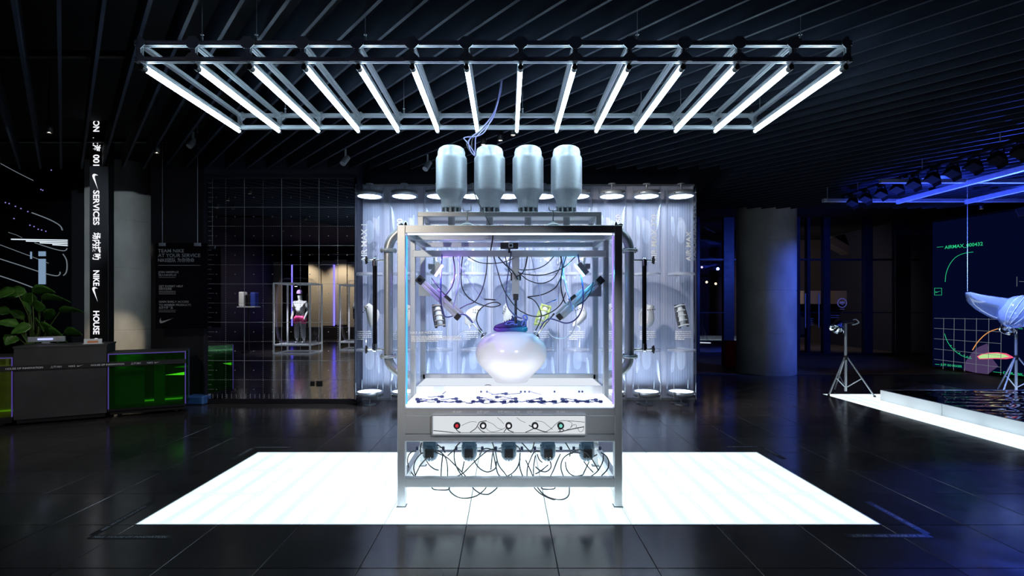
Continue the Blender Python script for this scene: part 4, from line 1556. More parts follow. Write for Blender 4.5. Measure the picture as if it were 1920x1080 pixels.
for ox, s_, lst in ((745, .112, E8), (950, .1146, F5)):
    for k, pts in enumerate(lst):
        mxp = ox + s_ * sum(p[0] for p in pts) / len(pts)
        near = min(range(5), key=lambda i: abs(pum[i] - mxp))
        L_ = sum(math.dist(pts[i], pts[i + 1]) for i in range(len(pts) - 1))
        kind = 'long black cable looping' if L_ > 620 else 'black cable curving' if L_ > 350 else 'short black cable end hanging'
        cable(zoomed(ox, 820, s_, 4.20 + .03 * (k % 4), pts, .03), .0052, 'cable', '%s near %s under the machine case' % (kind, PUMPW[near]), GP)
G = [([(560, 800), (600, 865), (700, 880), (850, 875), (880, 820)], 745, .112), ([(860, 800), (880, 900), (990, 990), (1130, 1020), (1300, 990), (1400, 930), (1475, 855), (1500, 800)], 745, .112),
     ([(1250, 800), (1270, 855), (1380, 935), (1460, 955), (1545, 945), (1660, 855), (1680, 800)], 745, .112),
     ([(440, 790), (460, 835), (550, 920), (680, 990), (800, 1035)], 950, .1146), ([(490, 790), (515, 835), (600, 930), (700, 985), (850, 1020), (960, 1000), (1020, 930), (1025, 790)], 950, .1146),
     ([(560, 790), (580, 840), (680, 850), (780, 840), (800, 790)], 950, .1146)]
GW = ['leftmost cable loop drooping below the machine’s bottom rail', 'deep cable loop drooping below the bottom rail left of centre', 'shallow cable loop below the bottom rail, nearest the centre on the left',
      'cable tail hanging below the bottom rail right of centre', 'deep cable loop drooping below the bottom rail right of centre', 'flattest cable loop just under the bottom rail on the right']
for (pts, ox, s), lab in zip(G, GW):
    cable(zoomed(ox, 820, s, 4.10, pts), .0050, 'cable', lab, 'cable loops drooping below the bottom rail')

# cable bundle hanging from the ceiling to the cans
s_ = 140 / 945
for k, pts in enumerate([[(545, 60), (520, 200), (470, 420), (380, 580), (250, 720), (150, 800), (125, 880), (160, 980), (205, 1030)], [(530, 60), (500, 220), (450, 450), (340, 620), (200, 770), (110, 850), (120, 930), (190, 1020)],
                         [(550, 80), (530, 230), (460, 470), (400, 590), (330, 720), (230, 780), (70, 797), (110, 860), (180, 960), (210, 1020)], [(520, 100), (480, 330), (420, 520), (300, 690), (190, 790), (165, 900), (200, 1020)],
                         [(540, 120), (505, 300), (430, 560), (270, 740), (215, 800), (210, 900), (205, 1010)]]):
    pp_ = [P(860 + x * s_, 140 + y * s_, 5.05 - .06 * i) for i, (x, y) in enumerate(pts)]
    pp_.insert(0, Vector((pp_[0].x + .02, pp_[0].y + .05, ZB + .12)))
    cable(pp_, .005, 'cable_violet' if k % 2 == 0 else 'cable', '%s cable hanging from the ceiling between the left two cans' % ['outermost pale violet', 'outer black', 'sharply kinked pale violet', 'inner black', 'innermost pale violet'][k], 'cable bundle above the cans')
cable([P(885, 345, 4.60), P(893, 372, 4.56), P(905, 395, 4.48), P(918, 420, 4.40), P(924, 440, 4.40), P(920, 470, 4.42)], .006, 'cable', 'black cable running down between the left two cans into the machine', GI)
# ================================================================== BLACK MIRROR WALL
MY = 8.15
mx0, mx1 = P(390, 0, MY).x, P(665, 0, MY).x
mz0, mz1 = P(0, 748, MY).z, P(0, 335, MY).z
principled('mirror', (0.62, 0.62, 0.66), 0.0, 1.0)
mw = thing('mirror_wall', 'tall black mirror wall with a printed white measuring grid', 'mirror', ((mx0 + mx1) / 2, MY + .02, mz0))
sx_ = [390, 458.3, 528.2, 598.2, 665]
sy_ = [335, 388.4, 460.4, 532.4, 604.2, 676.3, 748]
for i in range(4):
    for j in range(6):
        a, b_ = P(sx_[i], sy_[j + 1], MY), P(sx_[i + 1], sy_[j], MY)
        MB().box(((a.x + b_.x) / 2, MY + .02, (a.z + b_.z) / 2), (b_.x - a.x - .003, .04, b_.z - a.z - .003)).build('mirror_panel', 'mirror', mw)
principled('grid_ink', (0.30, 0.32, 0.33), 0.6)
gr = MB()
yg = MY - .002
hl = lambda x0_, x1_, y_, w=.0055: gr.box(((x0_ + x1_) / 2, yg, y_), (x1_ - x0_, .002, w))
vl = lambda x_, z0_, z1_, w=.0055: gr.box((x_, yg, (z0_ + z1_) / 2), (w, .002, z1_ - z0_))
for x in sx_[1:4]:
    vl(P(x, 0, MY).x, mz0, mz1)
for y in sy_[1:6]:
    hl(mx0, mx1, P(0, y, MY).z)
gr.build('grid_lines', 'grid_ink', mw)
gr = MB()
dx = [423.3, 493.3, 563.3, 633.3]
dy = [352.3, 424.3, 496.5, 568.3, 640.2, 712]
for x in dx:
    X = P(x, 0, MY).x
    z = mz0
    while z < mz1 - .02:
        gr.box((X, yg, z + .012), (.006, .002, .014))
        z += .032
for y in dy:
    Z = P(0, y, MY).z
    x = mx0
    while x < mx1 - .02:
        gr.box((x + .012, yg, Z), (.014, .002, .006))
        x += .032
for i in range(9):
    X = P(405.8 + i * 35 * 1.0, 0, MY).x
    for j in range(12):
        Z = P(0, 370.2 + j * 36, MY).z
        if X < mx1 and Z > mz0 + .02:
            gr.box((X, yg, Z), (.014, .002, .014))
z = mz1 - .07
k = 0
while z > mz0 + .05:
    gr.box((mx0 + .03 + (.02 if k % 2 else 0), yg, z), (.05 + (.04 if k % 2 else 0), .002, .005))
    z -= .156 / 2 * 1.0
    k += 1
x = mx0 + .08
while x < mx1 - .03:
    gr.box((x, yg, mz0 + .045), (.005, .002, .07))
    x += .0759
stuff(gr.build('grid_dots', 'grid_ink', mw))
fr_ = MB().box((mx1 + .012, MY + .01, (mz0 + mz1) / 2), (.02, .08, mz1 - mz0 + .02))
fr_.build('edge_strip', 'black_gloss', mw)
MB().box(((mx0 + mx1) / 2, MY + .01, mz1 + .012), (mx1 - mx0, .06, .02)).build('edge_strip', 'navywall', mw)
c = P(599, 719.5, MY)
MB().box((c.x, MY - .006, c.z), (.10, .012, .09), bev=.003).build('wall_socket', 'black', mw)
MB().box((c.x - .11, MY - .006, c.z), (.07, .012, .08), bev=.003).build('wall_socket', 'black', mw)
text_into(gr2 := MB(), 'AIR', (c.x - .025, MY - .0135, c.z + .01), (1, 0, 0), (0, 0, 1), .016) if False else None

# ================================================================== things behind the camera that the mirror shows
def skin(name, verts, edges, radii, mat, parent, sub=2):
    inv = WORLD[parent.name].inverted()
    me = bpy.data.meshes.new(name)
    me.from_pydata([tuple(inv @ Vector(v)) for v in verts], edges, [])
    me.materials.append(M(mat))
    o = bpy.data.objects.new(name, me)
    COL.objects.link(o)
    o.parent = parent
    o.modifiers.new('skin', 'SKIN')
    for i, r in enumerate(radii):
        me.skin_vertices[0].data[i].radius = (r, r) if not isinstance(r, tuple) else r
    me.skin_vertices[0].data[0].use_root = True
    s = o.modifiers.new('smooth', 'SUBSURF')
    s.levels = s.render_levels = sub
    return o


principled('pale', (.62, .62, .60), .5)
principled('pink', (.75, .06, .22), .6)
principled('grey_cloth', (.35, .35, .36), .8)
principled('royal', (.02, .05, .35), .7)
principled('violet_cap', (.25, .15, .35), .7)
principled('yellow', (.7, .6, .05), .6)
principled('white_frame', (.85, .86, .88), .4, emis=(.8, .9, 1), estr=.12)
clear('vinyl', (.97, .98, 1), .02, .45, .05)


def mannequin(X, Y, zb, rot, bottom, shorts, top, head, lab, group):
    t = thing('mannequin', lab, 'mannequin', (X, Y, zb), rot, group)
    W = WORLD[t.name]
    q = lambda x, y, z: W @ Vector((x, y, z))
    hgt = [(0, 0, .92), (0, 0, 1.12), (0, 0.01, 1.36), (0, 0, 1.46), (0, .02, 1.56), (0, .03, 1.68),
           (.10, 0, .86), (.12, .02, .48), (.13, -.02, .08), (.13, .10, .03),
           (-.10, 0, .86), (-.12, .02, .48), (-.13, -.02, .08), (-.13, .10, .03),
           (.19, 0, 1.38), (.27, -.03, 1.12), (.25, .10, .90), (.24, .14, .80),
           (-.19, 0, 1.38), (-.27, -.03, 1.12), (-.25, .10, .90), (-.24, .14, .80)]
    ed = [(0, 1), (1, 2), (2, 3), (3, 4), (4, 5), (0, 6), (6, 7), (7, 8), (8, 9), (0, 10), (10, 11), (11, 12), (12, 13),
          (2, 14), (14, 15), (15, 16), (16, 17), (2, 18), (18, 19), (19, 20), (20, 21)]
    ra = [.13, .115, .13, .055, .075, .085, .085, .058, .04, .035, .085, .058, .04, .035, .06, .045, .034, .03, .06, .045, .034, .03]
    skin('body', [q(*v) for v in hgt], ed, ra, head, t)
    lg = [(0, 0, .98), (0, 0, .88), (.11, 0, .78), (.125, .02, .45), (.13, 0, .14), (-.11, 0, .78), (-.125, .02, .45), (-.13, 0, .14)]
    skin('trousers', [q(*v) for v in lg], [(0, 1), (1, 2), (2, 3), (3, 4), (1, 5), (5, 6), (6, 7)], [.14, .15, .11, .085, .08, .11, .085, .08], bottom, t)
    if shorts:
        lg = [(0, 0, 1.0), (0, 0, .90), (.12, 0, .80), (.14, .01, .62), (-.12, 0, .80), (-.14, .01, .62)]
        skin('shorts', [q(*v) for v in lg], [(0, 1), (1, 2), (2, 3), (1, 4), (4, 5)], [.15, .165, .13, .125, .13, .125], shorts, t)
    tp = [(0, 0, .98), (0, 0, 1.15), (0, 0, 1.38), (.20, 0, 1.39), (.28, -.02, 1.16), (-.20, 0, 1.39), (-.28, -.02, 1.16)]
    skin('jacket', [q(*v) for v in tp], [(0, 1), (1, 2), (2, 3), (3, 4), (2, 5), (5, 6)], [.155, .15, .145, .08, .07, .08, .07], top, t)
    cp_ = MB().lathe(q(0, .03, 1.74), [(.095, -.05), (.098, 0), (.08, .05), (.04, .08), (0, .088)], 16)
    cp_.build('cap', 'violet_cap' if shorts else 'black_gloss', t)
    return t


def capsule(X, Y, w, d, h, lab):
    t = thing('display_capsule', lab, 'display case', (X, Y, 0), group='clear display capsules facing the mirror')
    bz = .30
    for z in (.02, bz):
        for s in (-1, 1):
            MB().bar((X - w / 2, Y + s * d / 2, z), (X + w / 2, Y + s * d / 2, z), .05, .05).build('frame_bar', 'white_frame', t)
            MB().bar((X + s * w / 2, Y - d / 2, z), (X + s * w / 2, Y + d / 2, z), .05, .05).build('frame_bar', 'white_frame', t)
    for s in (-1, 1):
        for u in (-1, 1):
            MB().bar((X + s * w / 2, Y + u * d / 2, 0), (X + s * w / 2, Y + u * d / 2, h), .045, .045).build('frame_post', 'white_frame', t)
        MB().bar((X - w / 2, Y + s * d / 2, h), (X + w / 2, Y + s * d / 2, h), .045, .045).build('frame_bar', 'white_frame', t)
        MB().bar((X + s * w / 2, Y - d / 2, h), (X + s * w / 2, Y + d / 2, h), .045, .045).build('frame_bar', 'white_frame', t)
    MB().box((X, Y, bz), (w, d, .03)).build('deck', 'white', t)
    # inflated vinyl shell
    vs, fs = [], []
    n1, n2 = 20, 10
    for i in range(n2 + 1):
        v = math.pi * i / n2
        for j in range(n1):
            a = 2 * math.pi * j / n1
            sx1 = math.copysign(abs(math.cos(a)) ** .5, math.cos(a))
            sy1 = math.copysign(abs(math.sin(a)) ** .5, math.sin(a))
            rr_ = math.sin(v) ** .45
            cz = math.copysign(abs(math.cos(v)) ** .6, math.cos(v))
            vs.append(Vector((X + sx1 * rr_ * (w / 2 + .06), Y + sy1 * rr_ * (d / 2 + .06), (bz + h) / 2 + .06 + cz * ((h - bz) / 2 + .16))))
    for i in range(n2):
        for j in range(n1):
            fs.append((i * n1 + j, i * n1 + (j + 1) % n1, (i + 1) * n1 + (j + 1) % n1, (i + 1) * n1 + j))
    mb = MB()
    mb.add(vs, fs, 0, True)
    mb.build('inflated_shell', 'vinyl', t)
    lp = MB().cyl((X, Y + d * .2, h - .03), (X, Y + d * .2, h - .09), .05, n=14).build('lamp', 'black', t)  # lamp and spot added to light the capsule for its reflection
    MB().lathe((X, Y + d * .2, h - .091), [(0, 0), (.042, 0)], 14).build('lamp_glow', emission('capsule_glow_%d' % len(bpy.data.materials), (.95, .95, 1), 60), lp)
    spot('capsule_fill_spot', (X, Y + d * .25, h - .10), (X, Y, .9), 330, (.92, .95, 1), 1.7, .8, .05, t)
    return t


capsule(-7.08, -.75, 1.20, 1.05, 2.34, 'clear inflated display capsule seen left in the mirror, holding the pink-shorts mannequin')
mannequin(-7.00, -.70, .32, 0.2, 'grey_cloth', 'pink', 'pale', 'pale', 'mannequin in a pale jacket and pink shorts inside the left mirrored capsule', 'mannequins in the capsules')
capsule(-5.35, -2.1, 1.20, 1.05, 2.34, 'clear inflated display capsule seen at the right edge of the mirror')
mannequin(-5.30, -2.0, .32, -.1, 'royal', None, 'pale', 'black_gloss', 'mannequin in a pale jacket and blue trousers inside the right mirrored capsule', 'mannequins in the capsules')

# pale panelled wall with violet light strips behind the capsules
rw = thing('panelled_wall', 'pale panelled wall with violet light strips seen in the mirror', 'wall panel', (-8.2, -7.6, 0))
for k in range(12):
    x = -11.0 + k * .62
    if k in (1, 2):
        continue
    MB().box((x, -7.6, 2.15 + .05 * (k % 3)), (.58, .10, 3.1), bev=.004).build('wall_panel', 'beigewall', rw)
emission('led_violet', (.12, .10, 1.0), 5.0)
for x in (-10.2, -8.2, -7.0, -5.9):
    MB().box((x, -7.52, 2.1), (.05, .04, 2.9)).build('light_strip', 'led_violet', rw)
MB().box((-7.6, -7.6, .3), (7.2, .3, .6), bev=.01).build('plinth', 'blackwall', rw)
MB().bar((-11, -6.6, 4.0), (-4.4, -6.6, 4.0), .1, .1).build('added_lamp_rail', 'black', rw)  # rail and its warm spots added to light the panelled wall
for x in (-9.5, -7.8, -6.2):
    spot('wall_fill_spot', (x, -6.6, 3.9), (x, -7.6, 2.0), 260, (1, .88, .66), 1.6, .8, .05, rw)
# shelf with folded clothes at the mirror's left
hz = thing('clothes_stand', 'small stand with white and blue garments seen left in the mirror', 'clothes stand', (-8.9, -1.0, 0))
MB().cyl((-8.9, -1.0, 0), (-8.9, -1.0, 1.55), .03, n=12).build('pole', 'black', hz)
MB().lathe((-8.9, -1, 0), [(0, 0), (.25, 0), (.24, .03), (0, .04)], 20).build('base', 'black', hz)
MB().box((-8.9, -1.0, 1.56), (.62, .40, .03), bev=.004).build('tray', 'white', hz)
for dx_, mm, h_ in ((-.2, 'white', .50), (.02, 'black', .40), (.2, 'royal', .48)):
    MB().box((-8.9 + dx_, -1.0, 1.58 + h_ / 2), (.17, .30, h_), bev=.03).build('garment', mm, hz)
spot('stand_spot', (-8.6, .2, 3.4), (-8.9, -1.0, 1.6), 160, (1, .95, .85), .6, .6, .04, hz)

# ceiling downlights (warm); those behind the camera light the front of the machine
emission('warm_glow', (1.0, .86, .66), 40)


def downlight(X, Y, label, energy=0, target=None, size=.9, col=(1, .86, .66), z=3.72, group='round ceiling spotlights'):
    t = thing('ceiling_spotlight', label, 'spotlight', (X, Y, z), group=group)
    MB().lathe((X, Y, z), [(.026, .0), (.034, .0), (.036, .12), (.0, .12)], 18).build('lamp_can', 'black', t)
    MB().lathe((X, Y, z + .012), [(0, 0), (.028, 0)], 18).build('lamp_glow', 'warm_glow', t)
    MB().cyl((X, Y, z + .12), (X, Y, 4.5), .008, n=8).build('stem', 'black', t)
    if energy:
        spot('spotlight_beam', (X, Y, z - .01), target, energy, col, size, .7, .03, t)
    return t


for k, (px_, py_) in enumerate(((427, 376), (407, 390), (573, 412), (531, 434))):
    D_ = (3.72 - EYE) * FPX / (574 - py_)
    downlight((px_ - VX) / FPX * D_, 2 * MY - D_, 'small warm ceiling spotlight left of the viewer, seen only in the mirror', group='spotlights over the left area')
downlight(-3.0, -.6, 'ceiling spotlight behind the viewer aimed at the machine’s left front', 800, (-1.1, 3.9, 1.7), .42, (1, .88, .74))
downlight(-3.7, 2.0, 'added spotlight left of the viewer brightening the reception desk', 240, (-6.0, 7.0, .6), .75, (1, .90, .78))  # out-of-view lamp added to brighten the desk and tape lettering
downlight(1.8, -1.6, 'ceiling spotlight behind the viewer aimed at the machine’s middle', 850, (-.2, 3.9, .95), .42, (.88, .92, 1))
for px_, py_, lab in ((938, 264, 'lit ceiling spotlight just above the gap between the second and third cans'), (906, 272, 'lit ceiling spotlight peeping over the second can'), (962, 254, 'lit ceiling spotlight at the end of a tube above the third can')):
    Yd = (3.62 - EYE) * FPX / (574 - py_)
    tgt = {938: (.3, 8.5, 1.5), 906: (-1.9, 8.5, 1.5), 962: (2.5, 8.5, 1.7)}[px_]
    downlight((px_ - VX) / FPX * Yd, Yd, lab, 520, tgt, 1.15, (1.0, .90, .80) if px_ == 962 else (.92, .92, 1.0), z=3.62)
for px_, py_, lab in ((730, 262, 'pair-end dark track spotlight over the mirror wall'), (1085, 272, 'dark track spotlight above the rightmost can'), (1120, 262, 'dark track spotlight behind the light frame, right of the cans'), (648, 300, 'dark track spotlight over the mirror wall’s right edge'), (362, 268, 'dark track spotlight left of the mirror wall'), (802, 310, 'dark track spotlight just left of the cans')):
    Yd = 7.3
    c = P(px_, py_, Yd)
    t = thing('track_spotlight', lab, 'spotlight', (c.x, c.y, c.z), group='unlit track spotlights')
    MB().cyl(c + Vector((-.03, -.05, -.07)), c + Vector((.02, .03, .05)), .042, n=16).build('lamp_can', 'steel', t)
    MB().bar(c + Vector((.0, .0, .02)), c + Vector((.0, .0, .16)), .02, .03).build('yoke', 'steel', t)
    MB().cyl(c + Vector((0, 0, .15)), (c.x, c.y, 4.5), .008, n=8).build('stem', 'black', t)

# ================================================================== LEFT: COUNTER, SIGN POST, GLASS SIGN, PLANT
A_ = Vector((-6.49, 6.60))
ang = math.atan2(.469, .883)
u_ = Vector((math.cos(ang), math.sin(ang)))
n_ = Vector((-math.sin(ang), math.cos(ang)))
CW = lambda t_, d_, z_: Vector((A_.x + u_.x * t_ + n_.x * d_, A_.y + u_.y * t_ + n_.y * d_, z_))
RC = Matrix.Rotation(ang, 3, 'Z')


def cbox(mb, t0, t1, d0, d1, z0, z1, bev=0.0):
    return mb.box(CW((t0 + t1) / 2, (d0 + d1) / 2, (z0 + z1) / 2), (t1 - t0, d1 - d0, z1 - z0), RC, 0, bev)


add_noise(principled('counter_dark', (0.040, 0.040, 0.043), 0.5), 3, .25, .1)
clear('dichroic', (0.30, 0.75, 0.25), 0.10, 0.5, 0.02, (0.45, 0.85, 0.5), haze=.06, hazecol=(.08, .32, .06))
clear('dichroic_lime', (0.62, 0.75, 0.12), 0.10, 0.5, 0.02, (0.7, 0.8, 0.3), haze=.16, hazecol=(.35, .42, .05))
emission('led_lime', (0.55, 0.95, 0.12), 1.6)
emission('added_green_glow', (0.35, 0.75, 0.12), 0.55)
principled('edge_violet', (0.20, 0.12, 0.60), 0.25, emis=(.25, .15, .9), estr=.12)
principled('inner_green', (0.04, 0.22, 0.09), 0.4)
DP = .56
desk = thing('reception_desk', 'dark grey reception desk between two green glass cabinets', 'desk', CW(.49, DP / 2, 0))
cbox(MB(), 0, .973, 0, .03, .085, 1.03).build('front_panel', 'counter_dark', desk)
cbox(MB(), 0, .03, .03, DP, .085, 1.03).build('side_panel', 'counter_dark', desk)
cbox(MB(), .943, .973, .03, DP, .085, 1.03).build('side_panel', 'counter_dark', desk)
cbox(MB(), -.01, .985, -.01, DP, 1.03, 1.055, .003).build('desk_top', 'counter_dark', desk)
cbox(MB(), .02, .95, .03, DP - .04, .03, .085).build('plinth', 'black', desk)
for t_ in (.12, .85):
    MB().cyl(CW(t_, .08, .035), CW(t_ + .04, .08, .035), .035, n=14).build('caster', 'black', desk)


def glass_cab(t0, t1, mat, name, lab, zt=.913, led=True):
    g = thing(name, lab, 'cabinet', CW((t0 + t1) / 2, DP / 2, 0))
    cbox(MB(), t0, t1, .005, DP, .10, .13).build('base', 'black', g)
    cbox(MB(), t0 + .02, t1 - .02, .04, DP - .04, .045, .10).build('plinth', 'black', g)
    cbox(MB(), t0, t1, .0, .012, .13, zt).build('glass_front', mat, g)
    cbox(MB(), t0, t1, DP - .012, DP, .13, zt).build('glass_back', mat, g)
    cbox(MB(), t0, t0 + .012, .012, DP - .012, .13, zt).build('glass_side', mat, g)
    cbox(MB(), t1 - .012, t1, .012, DP - .012, .13, zt).build('glass_side', mat, g)
    cbox(MB(), t0, t1, 0, DP, zt, zt + .012).build('glass_top', 'counter_dark', g)
    for a, d in ((t0, 0), (t1 - .012, 0), (t1 - .012, DP - .012)):
        cbox(MB(), a, a + .013, d - .002, d + .012, .13, zt).build('edge_strip', 'edge_violet', g)
    cbox(MB(), t0, t1, -.003, .012, zt - .012, zt).build('edge_strip', 'edge_violet', g)
    cbox(MB(), t0 + .02, t0 + .38, DP * .55, DP * .6, .13, zt - .25).build('inner_panel', 'inner_green', g)
    cbox(MB(), t0 + .52, t0 + .64, DP * .3, DP * .5, .13, zt - .05).build('inner_post', 'inner_green', g)
    if led:
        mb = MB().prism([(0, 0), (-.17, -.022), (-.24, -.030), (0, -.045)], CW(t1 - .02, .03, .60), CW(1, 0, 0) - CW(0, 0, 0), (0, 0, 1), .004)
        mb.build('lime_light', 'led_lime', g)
    cbox(MB(), t0 + .08, t1 - .08, DP - .10, DP - .08, .135, .155).build('added_floor_glow', 'added_green_glow', g)  # glowing strip added to light the cabinet glass from within
    for t_ in (t0 + .1, t1 - .14):
        MB().cyl(CW(t_, .09, .035), CW(t_ + .04, .09, .035), .035, n=14).build('caster', 'black', g)
    return g


glass_cab(.985, 1.915, 'dichroic', 'green_cabinet', 'low green glass cabinet with violet edges right of the reception desk')
glass_cab(-1.05, -.012, 'dichroic_lime', 'lime_cabinet', 'low yellow-green glass cabinet at the picture’s left edge', led=False)
# printed tape round the counter
tp_ = thing('counter_tape', 'black tape with white lettering stretched round the desk and green cabinets', 'tape', CW(.4, -.02, .73))
cbox(MB(), -1.0, 1.92, -.022, -.017, .735, .800).build('tape_band', 'ink_black', tp_)
mb = MB()
t_ = -.95
words = ['HOUSE OF INNOVATION', '上海/001', 'NIKE', None]
k = 0
ux = Vector((u_.x, u_.y, 0))
while t_ < 1.80:
    w_ = words[k % 4]
    if t_ > (1.40 if w_ == words[0] else 1.72):
        break
    o_ = CW(t_, -.024, .755)
    if w_:
        t_ += text_into(mb, w_, o_, ux, (0, 0, 1), .024, bold=.01) + (.075 if w_ != 'NIKE' else .02)
    else:
        swoosh_into(mb, o_, ux, Vector((0, 0, 1)), .07)
        t_ += .07 + .08
    k += 1
stuff(mb.build('tape_lettering', 'ink_white', tp_))

# monitor, card stand on the desk
c = CW(.25, .30, 1.055)
t = thing('till_monitor', 'low grey till screen seen from behind on the reception desk', 'monitor', c, ang)
mb = cbox(MB(), .06, .46, .26, .29, 1.09, 1.165, .006)
mb.build('screen_back', 'steel', t)
cbox(MB(), .17, .33, .24, .262, 1.118, 1.142, .003).build('status_display', emission('till_display', (.55, .6, 1), 1.0), t)
cbox(MB(), .14, .36, .20, .34, 1.055, 1.07, .004).build('monitor_foot', 'counter_dark', t)
cbox(MB(), .21, .29, .27, .29, 1.07, 1.10).build('monitor_neck', 'steel', t)
c = CW(.80, .12, 1.055)
t = thing('card_holder', 'small white card holder with orange print at the desk’s right end', 'card holder', c, ang)
cbox(MB(), .70, .90, .10, .13, 1.055, 1.125, .003).build('card', 'white', t)
principled('orange', (.8, .28, .12), .5)
cbox(MB(), .74, .86, .097, .101, 1.07, 1.10).build('orange_print', 'orange', t)
cbox(MB(), .69, .91, .09, .16, 1.055, 1.062).build('card_foot', 'white', t)
spot('desk_fill_spot', (-6.3, 6.2, 3.6), CW(.8, .2, 1.0), 22, (1, .9, .75), .5, .8, .04)  # lamp without fixture, added to brighten the desk end

# sign post
SY = 7.9
xp0, xp1 = P(168, 0, SY).x, P(203, 0, SY).x
sp_ = thing('sign_post', 'tall black sign post with glowing white vertical lettering behind the desk', 'sign', ((xp0 + xp1) / 2, SY, 0))
MB().box(((xp0 + xp1) / 2, SY + .06, 2.24), (xp1 - xp0, .12, 4.48), bev=.004).build('post', 'black', sp_)
mb = MB()
xb_ = P(175.0, 0, SY - .004).x


def vtext(s, y0, y1, h=.098):
    z0_, z1_ = P(0, y0, SY).z, P(0, y1, SY).z
    text_into(mb, s, (xb_, SY - .004, z0_), (0, 0, -1), (1, 0, 0), h, width=z0_ - z1_, bold=.022)


vtext('INNOVATION', 158, 247)
vtext('上海', 258, 284)
vtext('001', 290, 311)
vtext('SERVICES', 357, 422)
vtext('场内援助', 436, 487)
vtext('NIKE', 507, 536)
vtext('HOUSE', 583, 627)
vtext('OF', 634, 650)
for y0, L in ((326, 30), (538, 28)):
    o_ = P(0, y0, SY)
    swoosh_into(mb, (P(173.5, 0, SY).x, SY - .004, o_.z), Vector((0, 0, -1)), Vector((1, 0, 0)), L * SY / FPX)
stuff(mb.build('sign_lettering', 'lettering', sp_))

# hanging glass sign
GY = 7.95
c0, c1 = P(292, 616, GY), P(387, 456, GY)
gs = thing('glass_sign', 'hanging dark glass sign with white lettering left of the mirror wall', 'sign', ((c0.x + c1.x) / 2, GY, c0.z))
clear('smoke_glass', (.35, .36, .40), .10, .5, .0)
MB().box(((c0.x + c1.x) / 2, GY, (c0.z + c1.z) / 2), (c1.x - c0.x, .012, c1.z - c0.z)).build('glass_plate', 'smoke_glass', gs)
for px_ in (304.5, 370.5):
    c = P(px_, 458.5, GY)
    MB().box(c, (.10, .03, .05), bev=.003).build('clamp', 'steel', gs)
    MB().cyl(c, (c.x, GY, 4.5), .004, n=6).build('wire', 'steel', gs)
mb = MB()
gl = lambda s, x, y, w, h: text_into(mb, s, (P(x, 0, GY).x, GY - .008, P(0, y, GY).z), (1, 0, 0), (0, 0, 1), h, width=w * GY / FPX, bold=.006)
gl('TEAM NIKE', 297, 473.5, 48.5, .056)
gl('AT YOUR SERVICE', 297, 482, 79, .056)
gl('NIKE团队 为你待命', 297, 491, 68, .054)
gl('JOIN NIKEPLUS', 297.5, 512, 38, .032)
gl('加入NIKEPLUS', 298, 517.5, 33, .032)
gl('GET EXPERT HELP', 298.5, 538.5, 45, .032)
gl('获取专业帮助', 298.5, 543.5, 24, .032)
gl('GAIN EARLY ACCESS', 298.5, 567.5, 56, .032)
gl('TO MEMBER PRODUCTS', 298.5, 573.5, 60, .032)
gl('会员专享产品', 298.5, 578.5, 26, .030)
mb.box(((P(297, 0, GY).x + P(377, 0, GY).x) / 2, GY - .008, P(0, 497.5, GY).z), (80 * GY / FPX, .002, .006))
for y in (520.5, 546.5, 549, 551.5, 582, 585):
    micro(mb, P(298.5, 0, GY).x, P(0, y, GY).z, .48, 1, None, GY - .008, th=.006)
swoosh_into(mb, P(299.5, 606, GY) + Vector((0, -.008, 0)), Vector((1, 0, 0)), Vector((0, 0, 1)), 28 * GY / FPX)
stuff(mb.build('sign_lettering', 'ink_grey', gs))

# plant ------------------------------------------------------------------------------------
add_noise(principled('leaf', (0.045, 0.14, 0.02), 0.35), 14, .4, .1)
principled('leaf_edge', (0.25, 0.36, 0.08), 0.5)
principled('stalk', (0.10, 0.16, 0.04), 0.6)
PLc = P(62, 650, 7.75)
plant = thing('potted_plant', 'large-leaved green plant behind the reception desk', 'plant', (PLc.x, 7.75, 0))
MB().lathe((PLc.x, 7.75, 0), [(0, .0), (.20, 0), (.24, .35), (.25, .55), (.235, .55), (.22, .5), (0, .5)], 28).build('pot', 'black', plant)


def leafblade(base, tip, wid, droop, roll):
    base, tip = Vector(base), Vector(tip)
    d = tip - base
    L = d.length
    x = d / L
    side = x.cross(Vector((0, 0, 1)))
    if side.length < .1:
        side = Vector((0, 1, 0))
    side.normalize()
    up = side.cross(x)
    side = (side * math.cos(roll) + up * math.sin(roll)).normalized()
    up = side.cross(x)
    rows = 10
    vs, fs = [], []
    for i in range(rows + 1):
        u = i / rows
        w = wid * (math.sin(math.pi * (u ** .8)) ** .85) * (1 - .15 * u) + .002
        cpt = base + d * u + Vector((0, 0, -droop * L * (u ** 2 - u * .55)))
        wave = .06 * wid * math.sin(u * 22)
        for s in (-1, -.5, 0, .5, 1):
            vs.append(cpt + side * s * (w + (wave if abs(s) == 1 else 0)) + up * (abs(s) * .25 * w))
    for i in range(rows):
        for j in range(4):
            fs.append((i * 5 + j, i * 5 + j + 1, i * 5 + j + 6, i * 5 + j + 5))
    mb = MB()
    mb.add(vs, fs, 0, True)
    o = mb.build('leaf', 'leaf', plant)
    sm = o.modifiers.new('thickness', 'SOLIDIFY')
    sm.thickness = .004
    MB().tube([v for v in [base + d * u + Vector((0, 0, -droop * L * (u ** 2 - u * .55) + .004)) for u in (0, .3, .6, .95)]], .004, 5, smooth_path=3).build('midrib', 'stalk', o)
    return o


